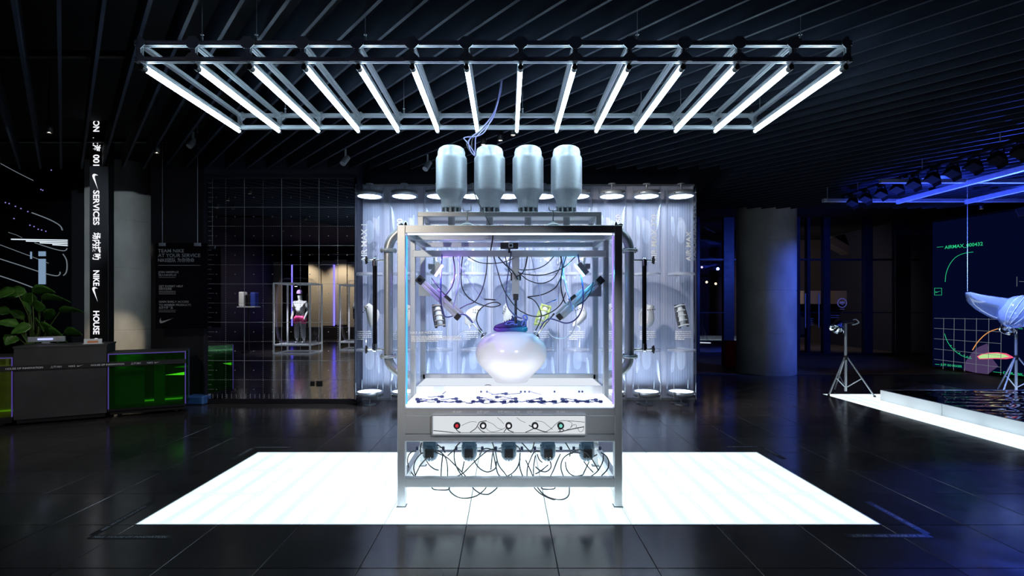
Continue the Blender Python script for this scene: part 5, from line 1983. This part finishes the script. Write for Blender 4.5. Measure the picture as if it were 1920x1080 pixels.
LV = [((30, 545), (-18, 560), .13, 7.6), ((50, 548), (2, 552), .12, 7.8), ((60, 548), (104, 541), .10, 7.7), ((78, 562), (133, 559), .11, 7.6), ((112, 585), (161, 580), .10, 7.6), ((50, 575), (60, 545), .10, 7.8),
      ((58, 590), (40, 560), .09, 7.7), ((35, 612), (-10, 600), .10, 7.6), ((60, 612), (20, 622), .10, 7.5), ((70, 610), (120, 628), .11, 7.6), ((75, 615), (112, 640), .11, 7.7), ((120, 625), (155, 622), .09, 7.8),
      ((30, 630), (10, 645), .11, 7.6), ((85, 600), (100, 575), .08, 7.9), ((45, 600), (15, 578), .10, 7.9), ((66, 600), (82, 618), .10, 7.5), ((20, 585), (-15, 582), .09, 7.8), ((72, 585), (70, 560), .09, 7.5), ((90, 620), (130, 640), .10, 7.5),
      ((40, 625), (55, 645), .10, 7.5)]
for (b0, t0, w, yy) in LV:
    b_, t_ = P(*b0, yy), P(*t0, yy - .12)
    leafblade(b_, t_, w, .25, random.uniform(.5, 1.2))
    MB().tube([Vector((PLc.x + random.uniform(-.08, .08), 7.75, .5)), Vector((PLc.x * .7 + b_.x * .3, 7.75, .5 + (b_.z - .5) * .6)), b_], .010, 6, taper=lambda u: 1 - .5 * u).build('stalk', 'stalk', plant)
spot('plant_fill_spot', (-6.6, 6.6, 3.6), (PLc.x + .3, 7.6, 1.5), 45, (1, .95, .8), .7, .8, .04)  # lamp without fixture, added to brighten the leaves

# warm spot on the left concrete column
ct = downlight(P(294, 285, 6.9).x, 6.9, 'white ceiling spotlight beside the left concrete column', 800, (-7.85, 10.0, .80), .24, (1, .84, .60), z=P(0, 287, 6.9).z)
downlight(-6.0, 5.3, 'added out-of-view fill spotlight washing the left concrete column', 420, (-7.8, 10.0, 2.6), .8, (.70, .85, .95))  # fill lamp added out of view to lift the upper column

# dark glossy wall at far left with light reflections built as glowing lines ------------------------------------------
WY = 10.2
gw = thing('dark_reflective_wall', 'glossy black reflective wall at far left, reflected light streaks added as glowing lines', 'media wall', (P(50, 0, WY).x, WY + .05, 0))
MB().box((P(30, 0, WY).x, WY + .05, 1.9), (2.4, .08, 3.7)).build('wall_board', 'black_gloss', gw)
emission('line_light', (.80, .90, 1.0), 1.1)
emission('line_dim', (.55, .65, .75), .28)
emission('screen_blue', (.28, .42, .62), .7)
sL = 180 / 694
for pts, r, mm in (([(230, 458), (340, 500), (410, 535), (440, 560), (450, 585)], .010, 'line_dim'), ([(0, 690), (120, 735), (280, 795), (350, 823)], .006, 'line_dim'), ([(0, 792), (150, 840), (300, 890), (400, 914), (430, 905), (434, 885)], .009, 'line_dim'),
                   ([(0, 915), (120, 955), (240, 1000), (320, 1030)], .010, 'line_dim'), ([(455, 757), (480, 800), (484, 860), (475, 895), (458, 912)], .009, 'line_dim'), ([(250, 675), (340, 705), (420, 728), (470, 732), (484, 715)], .008, 'line_dim'),
                   ([(0, 100), (120, 165), (240, 225)], .006, 'line_dim'), ([(60, 600), (120, 620), (160, 640)], .004, 'line_dim')):
    MB().tube([P(x * sL, 280 + y * sL, WY) for x, y in pts], r, 6, smooth_path=4).build('light_streak', mm, gw)
for x0_, x1_, y_ in ((82, 486, 654), (190, 486, 667), (290, 486, 680), (382, 486, 693)):
    MB().bar(P(x0_ * sL, 280 + (y_ - 4) * sL, WY), P(x1_ * sL, 280 + (y_ + 3) * sL, WY), .02, .018).build('tube_reflection', 'line_light', gw)  # glowing bars stand in for reflections of the fluorescent tubes
for x0_, x1_, y0_, y1_ in ((281, 328, 738, 772), (281, 328, 792, 975), (221, 228, 740, 792)):
    a, b_ = P(x0_ * sL, 280 + y1_ * sL, WY), P(x1_ * sL, 280 + y0_ * sL, WY)
    MB().box(((a.x + b_.x) / 2, WY, (a.z + b_.z) / 2), (b_.x - a.x, .02, b_.z - a.z)).build('screen', 'screen_blue', gw)
emission('dot_violet', (.4, .3, .9), .8)
for x, y in ((38, 385), (65, 392), (110, 412), (150, 428), (200, 450), (100, 500), (215, 548), (245, 558), (275, 578), (300, 583), (330, 592), (295, 290), (308, 296), (370, 150)):
    MB().lathe(P(x * sL, 280 + y * sL, WY), [(0, .004), (.010, .002), (.013, -.004)], 8, axis=(0, -1, 0)).build('light_dot', 'dot_violet', gw)
struct(MB().box((P(146, 0, 10.0).x, 10.2, 2.2), (.34, .3, 4.4)).build('trim_dark_pillar', 'blackwall'))
struct(MB().box((P(163, 0, 9.6).x, 9.7, 2.2), (.10, .2, 4.4)).build('trim_concrete_strip', 'concrete'))
# blue crate on the floor right of the green cabinet
c = PF(372, 757)
t = tag(MB().box((c.x, c.y, .07), (.30, .25, .14), bev=.02).build('blue_bundle', principled('bundle_blue', (.03, .10, .28), .6)), 'small blue bundle on the floor beside the mirror wall', 'bundle')
# ================================================================== RIGHT: SCREEN, TRUSS, STANDS, SCULPTURE, GLASS FRONT
# media screen standing on the right
s0, s1 = Vector((10.78, 12.70)), Vector((11.95, 8.80))
sd = (s1 - s0).normalized()
sn = Vector((-sd.y, sd.x))
if sn.x > 0:
    sn = -sn
HT = 3.75
emission('screen_navy', (0.004, 0.010, 0.075), 0.22)
scn = thing('media_screen', 'large dark blue media screen with green lettering and a white grid', 'screen', ((s0.x + s1.x) / 2, (s0.y + s1.y) / 2, 0))
mid = (s0 + s1) / 2 - sn * .1
MB().bar((s0.x - sn.x * .1, s0.y - sn.y * .1, HT / 2 + .05), (s1.x - sn.x * .1, s1.y - sn.y * .1, HT / 2 + .05), .16, HT - .1).build('cabinet', 'black', scn)
SX, SZ = Vector((sd.x, sd.y, 0)), Vector((0, 0, 1))


def SCR(px, py, off=.0):
    """pixel -> point on the screen plane"""
    d = Vector(((px - VX) / FPX, 1.0))
    o = s0 + sn * off
    # solve cam + d*Y = o + sd*t
    det = d.x * (-sd.y) + sd.x * d.y
    Y = (o.x * (-sd.y) + sd.x * o.y) / det
    return Vector((d.x * Y, Y, EYE - (py - VY) / FPX * Y))


a = Vector((s0.x, s0.y, 0)) + Vector((sn.x, sn.y, 0)) * (-.018)
L_ = (s1 - s0).length
mb = MB()
mb.bar((a.x, a.y, .06 + (HT - .1) / 2), (a.x + SX.x * L_, a.y + SX.y * L_, .06 + (HT - .1) / 2), .01, HT - .12)
mb.build('display_face', 'screen_navy', scn)
emission('scr_green', (0.03, .75, .30), .75)
emission('scr_grey', (.45, .52, .62), .34)
emission('scr_orange', (1.0, .42, .12), .8)
emission('scr_pink', (1.0, .12, .25), .9)
emission('scr_lime', (.55, .9, .35), .85)
emission('scr_mauve', (.20, .12, .33), .33)


def sline(pts, w, mat, nm='graphic_line'):
    p = [SCR(x, y, .004) for x, y in pts]
    MB().tube(p, w * .55, 5, smooth_path=5 if len(p) > 2 else 0).build(nm, mat, scn)


q4 = lambda x, y: (1740 + x * 180 / 648, 430 + y * 300 / 1080)


def stext(s, p, p2, h, nm='screen_lettering'):
    a, b_ = SCR(*p, .004), SCR(*p2, .004)
    mb = MB()
    text_into(mb, s, a, SX, SZ, h, width=(b_ - a).length, bold=.012)
    mb.build(nm, 'scr_green', scn)


stext('AIRMAX_000432', q4(112, 133), q4(370, 104), .085)
stext('JUST GO BIGGER', q4(85, 918), q4(230, 932), .050)
stext('DURABILITY', q4(508, 975), q4(700, 996), .055)
for pa, pb in ((q4(60, 121), q4(103, 117)), (q4(48, 910), q4(78, 913)), (q4(440, 962), q4(498, 968)), (q4(610, 670), q4(640, 672))):
    sline([pa, pb], .008, 'scr_green')
sline([q4(116, 355), q4(122, 300), q4(145, 240), q4(185, 190), q4(240, 163), q4(305, 153)], .010, 'scr_green')
sline([q4(112, 705), q4(130, 755), q4(165, 805), q4(215, 845), q4(260, 865), q4(295, 872)], .010, 'scr_green')
for x, y in ((155, 785), (180, 808), (213, 835), (245, 850), (265, 858), (285, 862)):
    c = SCR(*q4(x, y), .004)
    MB().box(c, (.016, .016, .016)).build('graphic_dot', 'scr_green', scn)
for k in range(5):
    y0 = [600, 668, 738, 806, 877][k]
    y1 = [608, 692, 771, 852, 931][k]
    sline([q4(42, y0), q4(492, y1)], .008, 'scr_grey', 'grid_line')
for k in range(7):
    x = [42, 106, 177, 250, 328, 411, 495][k]
    if x > 42:
        sline([q4(x, 600), q4(x - 4, 935 + k * 8)], .008, 'scr_grey', 'grid_line')
sline([q4(600, 320), q4(600, 385)], .008, 'scr_grey')
sline([q4(615, 352), q4(660, 354)], .008, 'scr_grey')
sline([q4(300, 815), q4(340, 755), q4(400, 700), q4(470, 672), q4(560, 655), q4(660, 648)], .016, 'scr_orange')
# little green emblem in a square
em = [q4(44, 397), q4(92, 397), q4(92, 444), q4(44, 444)]
for i in range(4):
    sline([em[i], em[(i + 1) % 4]], .007, 'scr_green')
mb = MB()
a, b_ = SCR(*q4(50, 428), .004), SCR(*q4(84, 410), .004)
swoosh_into(mb, a, SX, SZ, (b_ - a).length * .95)
mb.build('screen_emblem', 'scr_green', scn)


def blob(pts, mat, off):
    mb = MB()
    p = [SCR(*q4(x, y), off) for x, y in pts]
    o_ = sum(p, Vector()) / len(p)
    mb.add([o_] + p, [(0, i + 1, (i + 1) % len(p) + 1) for i in range(len(p))])
    mb.build('screen_picture', mat, scn)


blob([(240, 950), (255, 890), (290, 840), (340, 795), (400, 770), (410, 800), (410, 840), (440, 880), (475, 925), (440, 950), (405, 978), (320, 968)], 'scr_mauve', .001)
blob([(330, 858), (360, 842), (410, 832), (470, 830), (530, 838), (585, 866), (530, 876), (450, 874), (380, 876), (345, 876)], 'scr_pink', .002)
blob([(338, 858), (365, 846), (410, 838), (470, 837), (520, 846), (550, 860), (500, 868), (450, 868), (380, 871), (350, 872)], 'scr_lime', .003)

# stage-light bar and blue frame above the platform ----------------------------------------------
TX, TZ = 6.30, 3.52
add_noise(principled('truss', (0.45, 0.48, 0.55), 0.4, .6), 10, .1, .05)
tf = thing('truss_frame', 'suspended metal frame washed in blue light over the raised platform', 'truss', (8.0, 7.4, TZ))
for x in (7.25, 8.52, 9.8):
    MB().bar((x, 2.8, TZ), (x, 9.3, TZ), .06, .08, bev=.004).build('frame_bar', 'truss', tf)
for y in (9.36, 7.92, 5.4, 2.9):
    MB().bar((5.9, y, TZ + .04), (11.5, y, TZ + .04), .07, .06, bev=.004).build('frame_bar', 'truss', tf)
for x, y in ((5.95, 9.3), (7.25, 8.0), (9.8, 9.3), (8.52, 5.4)):
    MB().cyl((x, y, TZ), (x, y, 4.5), .006, n=6).build('hanging_wire', 'steel', tf)
lbx = thing('lighting_bar', 'black bar carrying the row of stage lights over the platform’s edge', 'lighting bar', (TX, 7.4, TZ + .10))
MB().cyl((TX, 2.8, TZ + .12), (TX, 9.4, TZ + .12), .03, n=12).build('bar', 'matte_black', lbx)
for y in (9.0, 7.6, 6.4, 5.2):
    MB().cyl((TX, y, TZ + .12), (TX, y, 4.5), .006, n=6).build('hanging_rod', 'steel', lbx)
FX = [(1596, 376), (1621, 368), (1650, 359), (1680, 349), (1711, 341), (1746, 330), (1783, 319), (1823, 307), (1867, 294), (1910, 280)]
BLUE = (.05, .12, 1.0)
for i, (px_, py_) in enumerate(FX):
    Y = TX * FPX / (px_ - VX)
    z = TZ
    lab = 'black stage light on the bar over the platform, %s from the far end' % ['first', 'second', 'third', 'fourth', 'fifth', 'sixth', 'seventh', 'eighth', 'ninth', 'tenth'][i]
    t = thing('stage_light', lab, 'stage light', (TX, Y, z - .10), group='stage lights on the bar')
    R_ = Matrix.Rotation(math.radians(25), 3, 'Y') @ Matrix.Rotation(math.radians(-15), 3, 'X')
    c = Vector((TX + .02, Y, z - .02))
    bd = MB()
    vs = [c + R_ @ Vector(v) for v in [(-.05, -.05, .06), (.05, -.05, .06), (.05, .05, .06), (-.05, .05, .06), (-.075, -.075, -.05), (.075, -.075, -.05), (.075, .075, -.05), (-.075, .075, -.05)]]
    bd.add(vs, [(0, 1, 2, 3), (4, 7, 6, 5), (0, 4, 5, 1), (1, 5, 6, 2), (2, 6, 7, 3), (3, 7, 4, 0)])
    bd.build('lamp_head', 'matte_black', t)
    MB().tube([c + Vector((0, -.085, .0)), c + Vector((0, -.085, .10)), c + Vector((0, .085, .10)), c + Vector((0, .085, 0))], .010, 6, smooth_path=0).build('yoke', 'matte_black', t)
    MB().bar(c + Vector((-.02, 0, .09)), (TX, Y, TZ + .12), .03, .03).build('clamp', 'matte_black', t)
    dr = MB()
    for s in (-1, 1):
        p_ = [c + R_ @ Vector(v) for v in [(s * .075, -.075, -.05), (s * .075, .075, -.05), (s * .105, .06, -.10), (s * .105, -.06, -.10)]]
        dr.add(p_ + [v + R_ @ Vector((0, 0, .004)) for v in p_], [(0, 1, 2, 3), (4, 7, 6, 5), (0, 4, 5, 1), (1, 5, 6, 2), (2, 6, 7, 3), (3, 7, 4, 0)])
    stuff(dr.build('barn_doors', 'matte_black', t))
    if i in (4, 7, 9):
        dst = {1: (4.9, 11.6, 1.2), 4: (9.0, 8.2, .2), 7: (7.5, 7.5, 1.5), 9: (4.3, 3.9, 0)}[i]
        spot('stage_beam', c + R_ @ Vector((0, 0, -.16)), dst, {1: 260, 4: 420, 7: 700, 9: 900}[i], BLUE if i != 7 else (.35, .5, 1), {1: .75, 4: 1.0, 7: .8, 9: .6}[i], .7, .05, t)
# blue up-lights added on the frame to wash the slats above
for i, (x, y) in enumerate(((7.3, 8.6), (9.2, 7.2), (7.4, 5.8), (9.6, 9.0))):
    t = thing('added_up_light', 'added blue up-light on the truss frame, %s' % ['at its far left', 'at its right middle', 'at its near left', 'at its far right'][i], 'lamp', (x, y, TZ + .04), group='added blue up-lights on the truss')
    MB().lathe((x, y, TZ + .04), [(0, 0), (.04, 0), (.05, .06), (.045, .06), (.04, .05), (0, .05)], 16).build('lamp_can', 'black', t)
    MB().lathe((x, y, TZ + .095), [(0, 0), (.04, 0)], 16).build('lamp_glow', emission('upglow%d' % i, (.1, .15, 1), 8), t)
    spot('up_beam', (x, y, TZ + .11), (x + .2, y + .3, 4.4), 420, (.05, .11, 1), 2.6, .8, .05, t)

t = thing('floodlight', 'added blue floodlight on the truss frame aimed at the right concrete column', 'lamp', (9.75, 9.25, TZ - .2))  # lamp added for the blue light on column and glass front
MB().bar((9.75, 9.25, TZ - .12), (9.55, 9.4, TZ - .2), .16, .16, bev=.01).build('lamp_head', 'black', t)
MB().cyl((9.75, 9.25, TZ - .1), (9.75, 9.25, TZ + .04), .015, n=8).build('clamp', 'black', t)
spot('flood_beam', (9.45, 9.45, TZ - .24), (6.2, 12.0, 1.2), 900, (.06, .14, 1), .9, .8, .05, t)
spot('flood_beam', (9.6, 9.6, TZ - .24), (8.6, 16.0, 1.6), 700, (.05, .12, 1), 1.3, .8, .05, t)

# tripod stands with reflectors; their blue beams are added to wash the ceiling ------------------------------------------------------------
def tripod(base, ztop_, label, head=True, beam=None):
    X, Y, Z = base
    t = thing('tripod_stand', label, 'tripod', (X, Y, Z), group='tripod stands round the platform')
    MB().cyl((X, Y, Z + .06), (X, Y, ztop_), .022, n=12).build('pole', 'steel', t)
    MB().cyl((X, Y, Z + .62), (X, Y, Z + .70), .034, n=12).build('collar', 'black', t)
    for k in range(3):
        a = math.radians(200 + k * 120)
        dx_, dy_ = math.cos(a), math.sin(a)
        lg = MB().cyl((X + dx_ * .03, Y + dy_ * .03, Z + .66), (X + dx_ * .42, Y + dy_ * .42, Z + .012), .013, n=8).build('leg', 'steel', t)
        MB().lathe((X + dx_ * .42, Y + dy_ * .42, Z), [(0, 0), (.022, 0), (.018, .03), (0, .035)], 10).build('foot', 'black', lg)
        MB().cyl((X, Y, Z + .12), (X + dx_ * .24, Y + dy_ * .24, Z + .31), .009, n=8).build('brace', 'steel', t)
    if head:
        h = MB().bar((X - .10, Y, ztop_ + .02), (X + .14, Y, ztop_ + .04), .05, .05, bev=.006).build('cross_head', 'black', t)
        MB().lathe((X - .14, Y - .03, ztop_ - .04), [(.03, .10), (.05, .08), (.11, -.06), (.125, -.10), (.115, -.10), (.10, -.05), (.02, .06)], 24, axis=(.55, .2, .6)).build('reflector', 'chrome', t)
        MB().tube([(X + .10, Y, ztop_ + .04), (X + .18, Y, ztop_ + .08), (X + .22, Y - .02, ztop_ + .02), (X + .12, Y, ztop_ - .02)], .012, 6).build('clamp', 'steel', t)
    if beam:
        spot('added_wash_beam', (X + .0, Y, ztop_ + .10), beam, 2200, (.04, .09, 1), 1.5, .8, .05, t)
    return t


p_ = PF(1585.5, 740)
tripod((p_.x, p_.y, .004), P(0, 607, p_.y).z, 'steel tripod stand with a chrome reflector on the lit strip’s far corner', True, (8.0, 8.0, 4.2))
tripod(((1905 - VX) / FPX * 9.0, 9.0, .004), P(0, 608, 9.0).z, 'steel tripod stand below the hanging glass sculpture', True, (8.6, 7.4, 4.2))

# hanging clear sculpture -------------------------------------------------------------------------
SYc = 7.6
clear('ice', (.70, .80, 1.0), .14, .6, .03, (.9, .95, 1), haze=.32, hazecol=(.75, .85, 1.0))
sc0 = thing('hanging_sculpture', 'glossy clear shoe-shaped inflatable hanging over the platform at the right edge', 'sculpture', P(1880, 612, SYc))
st_ = []
for px_, hw, y0_, y1_ in ((1812, .01, 547, 551), (1815, .05, 545, 556), (1825, .12, 545, 572), (1840, .17, 545.5, 584), (1858, .20, 546, 594), (1876, .21, 547, 601), (1895, .21, 548, 604), (1915, .20, 549, 600), (1935, .17, 550, 590), (1950, .10, 552, 575), (1956, .03, 556, 566)):
    st_.append((px_, hw, y0_, y1_))
vs, fs, n = [], [], 20
for px_, hw, y0_, y1_ in st_:
    a0, a1 = P(px_, y1_, SYc), P(px_, y0_, SYc)
    for j in range(n):
        # open boat: the rim sits at the top, the middle of the top is sunken
        a = 2 * math.pi * j / n
        zc_ = (a0.z + a1.z) / 2 + math.sin(a) * (a1.z - a0.z) / 2
        if math.sin(a) > .55:
            zc_ -= (math.sin(a) - .55) * (a1.z - a0.z) * 1.1
        vs.append(Vector((a0.x, SYc + math.cos(a) * hw, zc_)))
for i in range(len(st_) - 1):
    for j in range(n):
        fs.append((i * n + j, i * n + (j + 1) % n, (i + 1) * n + (j + 1) % n, (i + 1) * n + j))
fs += [list(range(n)), list(range((len(st_) - 1) * n, len(st_) * n))]
mb = MB()
mb.add(vs, fs, 0, True)
mb.build('boat_shell', 'ice', sc0)
c = P(1907, 585, SYc - .22)
pod = MB()
vs, fs = [], []
for i in range(13):
    v = math.pi * i / 12
    for j in range(36):
        a = 2 * math.pi * j / 36
        r = .20 * math.sin(v) * (1 + .035 * math.cos(9 * a))
        vs.append(c + Matrix.Rotation(math.radians(35), 3, 'Y') @ Vector((r * math.cos(a), r * math.sin(a), .26 * math.cos(v))))
for i in range(12):
    for j in range(36):
        fs.append((i * 36 + j, i * 36 + (j + 1) % 36, (i + 1) * 36 + (j + 1) % 36, (i + 1) * 36 + j))
pod.add(vs, fs, 0, True)
pod.build('ribbed_pod', 'ice', sc0)
principled('pearl', (.80, .85, .95), .1)
for k in range(7):
    pts = []
    for i in range(9):
        v = math.pi * (i + 1) / 10
        a = math.radians(200 + k * 20)
        pts.append(c + Matrix.Rotation(math.radians(35), 3, 'Y') @ Vector((.206 * math.sin(v) * math.cos(a), .206 * math.sin(v) * math.sin(a), .262 * math.cos(v))))
    MB().tube(pts, .004, 5, smooth_path=3).build('rib', 'pearl', sc0)
a = P(1814, 546, SYc)
MB().cyl(a, (a.x - .0, SYc, TZ), .003, n=6).build('hanging_wire', 'cable_clear', sc0)
a = P(1925, 549, SYc)
MB().cyl(a, (a.x, SYc, TZ), .003, n=6).build('hanging_wire', 'cable_clear', sc0)

# glass shop front at the far right -----------------------------------------------------------------
WYF = 16.2
wn = MB().box((8.7, WYF, .04), (10.4, .14, .08)).build('window_1', 'black')
struct(wn)
add_noise(principled('mullion', (0.012, 0.014, 0.03), 0.4), 5, .2, .1)
mulx = [1310, 1366, 1490, 1510, 1535, 1555, 1618, 1640, 1696, 1745]
for px_, w in ((1308, .10), (1365, .34), (1492, .20), (1514, .10), (1548, .22), (1626, .26), (1690, .50), (1744, .20)):
    x = P(px_, 0, WYF).x
    MB().box((x, WYF, 2.25), (w, .16, 4.4), bev=.006).build('mullion', 'mullion', wn)
for z in (P(0, 487, WYF).z, P(0, 586, WYF).z - .0):
    MB().box((8.7, WYF, z), (10.4, .12, .06 if z > 2 else .03), bev=.004).build('transom', 'mullion', wn)
px_list = [1308, 1365, 1492, 1514, 1548, 1626, 1690, 1744]
for a, b_ in zip(px_list[:-1], px_list[1:]):
    xa_, xb_ = P(a, 0, WYF).x, P(b_, 0, WYF).x
    MB().box(((xa_ + xb_) / 2, WYF, 2.2), (xb_ - xa_ - .1, .012, 4.2)).build('pane', 'dark_glass', wn)
for px_ in (1506, 1531):
    x = P(px_, 0, WYF).x
    MB().cyl((x, WYF - .12, .9), (x, WYF - .12, 2.0), .02, n=8).build('door_handle', 'steel', wn)
# round sticker with building emblem
c = P(1579, 568, WYF - .02)
st = MB()
st.lathe(c, [(.13, 0), (.155, 0)], 32, axis=(0, -1, 0))
for k in range(4):
    st.box(c + Vector((-.06 + k * .04, -.002, .01)), (.026, .002, .07))
st.box(c + Vector((0, -.002, -.055)), (.09, .002, .012))
st.box(c + Vector((0, -.002, -.20)), (.14, .002, .012))
st.build('door_sticker', principled('sticker', (.42, .40, .62), .5, emis=(.4, .4, .7), estr=.10), wn)
m_ = MB()
for k, (px_, py_, w) in enumerate(((1524, 598, 16), (1524, 602, 15), (1524, 606, 15), (1524, 610, 14), (1572, 592, 30), (1572, 596, 28))):
    a = P(px_ - w / 2, py_, WYF - .02)
    micro(m_, a.x, a.z, w * WYF / FPX, 1, None, WYF - .02, th=.02)
stuff(m_.build('door_lettering', 'ink_grey', wn))
# outside in the dark: opposite building, stair, railing, lamps
ob = thing('opposite_building', 'dim building beyond the glass front with a pale canopy and stair', 'building', (9.6, 21.5, 0))
principled('ext_wall', (0.09, 0.075, 0.075), .8)
principled('ext_pale', (0.30, 0.24, 0.20), .8)
MB().box((12.0, 22.2, 3.2), (18, .3, 6.4)).build('wall', 'ext_wall', ob)
a, b_ = P(1490, 570, 20.5), P(1745, 546, 20.5)
MB().box(((a.x + b_.x) / 2, 20.5, (a.z + b_.z) / 2), (b_.x - a.x, 1.2, b_.z - a.z)).build('canopy', 'ext_pale', ob)
MB().bar(P(1550, 450, 20.0), P(1690, 530, 20.0), .5, .28).build('stair', 'ext_wall', ob)
for px_ in (1500, 1560, 1600, 1660, 1700):
    a = P(px_, 0, 21.9)
    MB().box((a.x, 21.95, 1.2), (.7, .12, 1.7)).build('window', principled('ext_win%d' % px_, (.03, .04, .10), .1), ob)
emission('shop_glow', (.75, .7, .55), .22)
a, b_ = P(1655, 640, 21.0), P(1682, 552, 21.0)
MB().box(((a.x + b_.x) / 2, 21.0, (a.z + b_.z) / 2), (b_.x - a.x, .1, b_.z - a.z)).build('lit_doorway', 'shop_glow', ob)
for k in range(10):
    z = P(0, 560 + k * 7.5, 20.9).z
    MB().box(((a.x + b_.x) / 2, 20.9, z), (b_.x - a.x + .05, .05, .06)).build('doorway_bar', 'ext_wall', ob)
emission('lamp_mauve', (.55, .35, 1.0), 6.0)
for x, y in ((1582, 512), (1587, 509), (1591, 507)):
    MB().lathe(P(x, y, 20.2), [(0, .03), (.03, .02), (.04, 0)], 10, axis=(0, -1, 0)).build('canopy_lamp', 'lamp_mauve', ob)
for x, y in ((1310, 502), (1316, 501)):
    MB().lathe(P(x, y, 20.2), [(0, .03), (.03, .02), (.04, 0)], 10, axis=(0, -1, 0)).build('canopy_lamp', 'lamp_mauve', ob)
emission('lamp_warm', (1.0, .62, .25), 8.0)
for x, y in ((1325, 529), (1342, 532)):
    MB().lathe(P(x, y, 20.0), [(0, .03), (.035, .02), (.045, 0)], 10, axis=(0, -1, 0)).build('street_lamp', 'lamp_warm', ob)
emission('lamp_white', (.9, .95, 1.0), 1.2)
MB().bar(P(1304, 642, 18.5), P(1332, 643, 18.5), .05, .03).build('ground_light', 'lamp_white', ob)
MB().bar(P(1306, 392, 17.5), P(1340, 405, 17.5), .04, .04).build('stair_light', 'ext_pale', ob)
MB().bar(P(1306, 420, 17.5), P(1340, 436, 17.5), .04, .04).build('stair_light', 'ext_pale', ob)
spot('canopy_wash', (8.0, 18.0, 3.5), (13.0, 20.5, 1.7), 420, (1, .8, .65), 1.6, .8, .1, ob)  # lamp without fixture, added to brighten the canopy
struct(MB().box((9, 20, -.03), (20, 8, .05)).build('floor_pavement', 'ext_wall'))
# red box by the right column
c = PF(1372, 688)
t = tag(MB().box((c.x, c.y + .15, .34), (.30, .30, .68), bev=.02).build('red_box', principled('red_box', (.35, .01, .015), .5)), 'red box on the floor left of the right concrete column', 'box')
for px_, py_, lab in ((1840, 392, 'bright ceiling spotlight above the media screen'), ):
    Yd = 9.6
    c = P(px_, py_, Yd)
    downlight(c.x, Yd, lab, z=c.z)
bpy.data.objects.remove(_fo)
bpy.data.curves.remove(_fc)
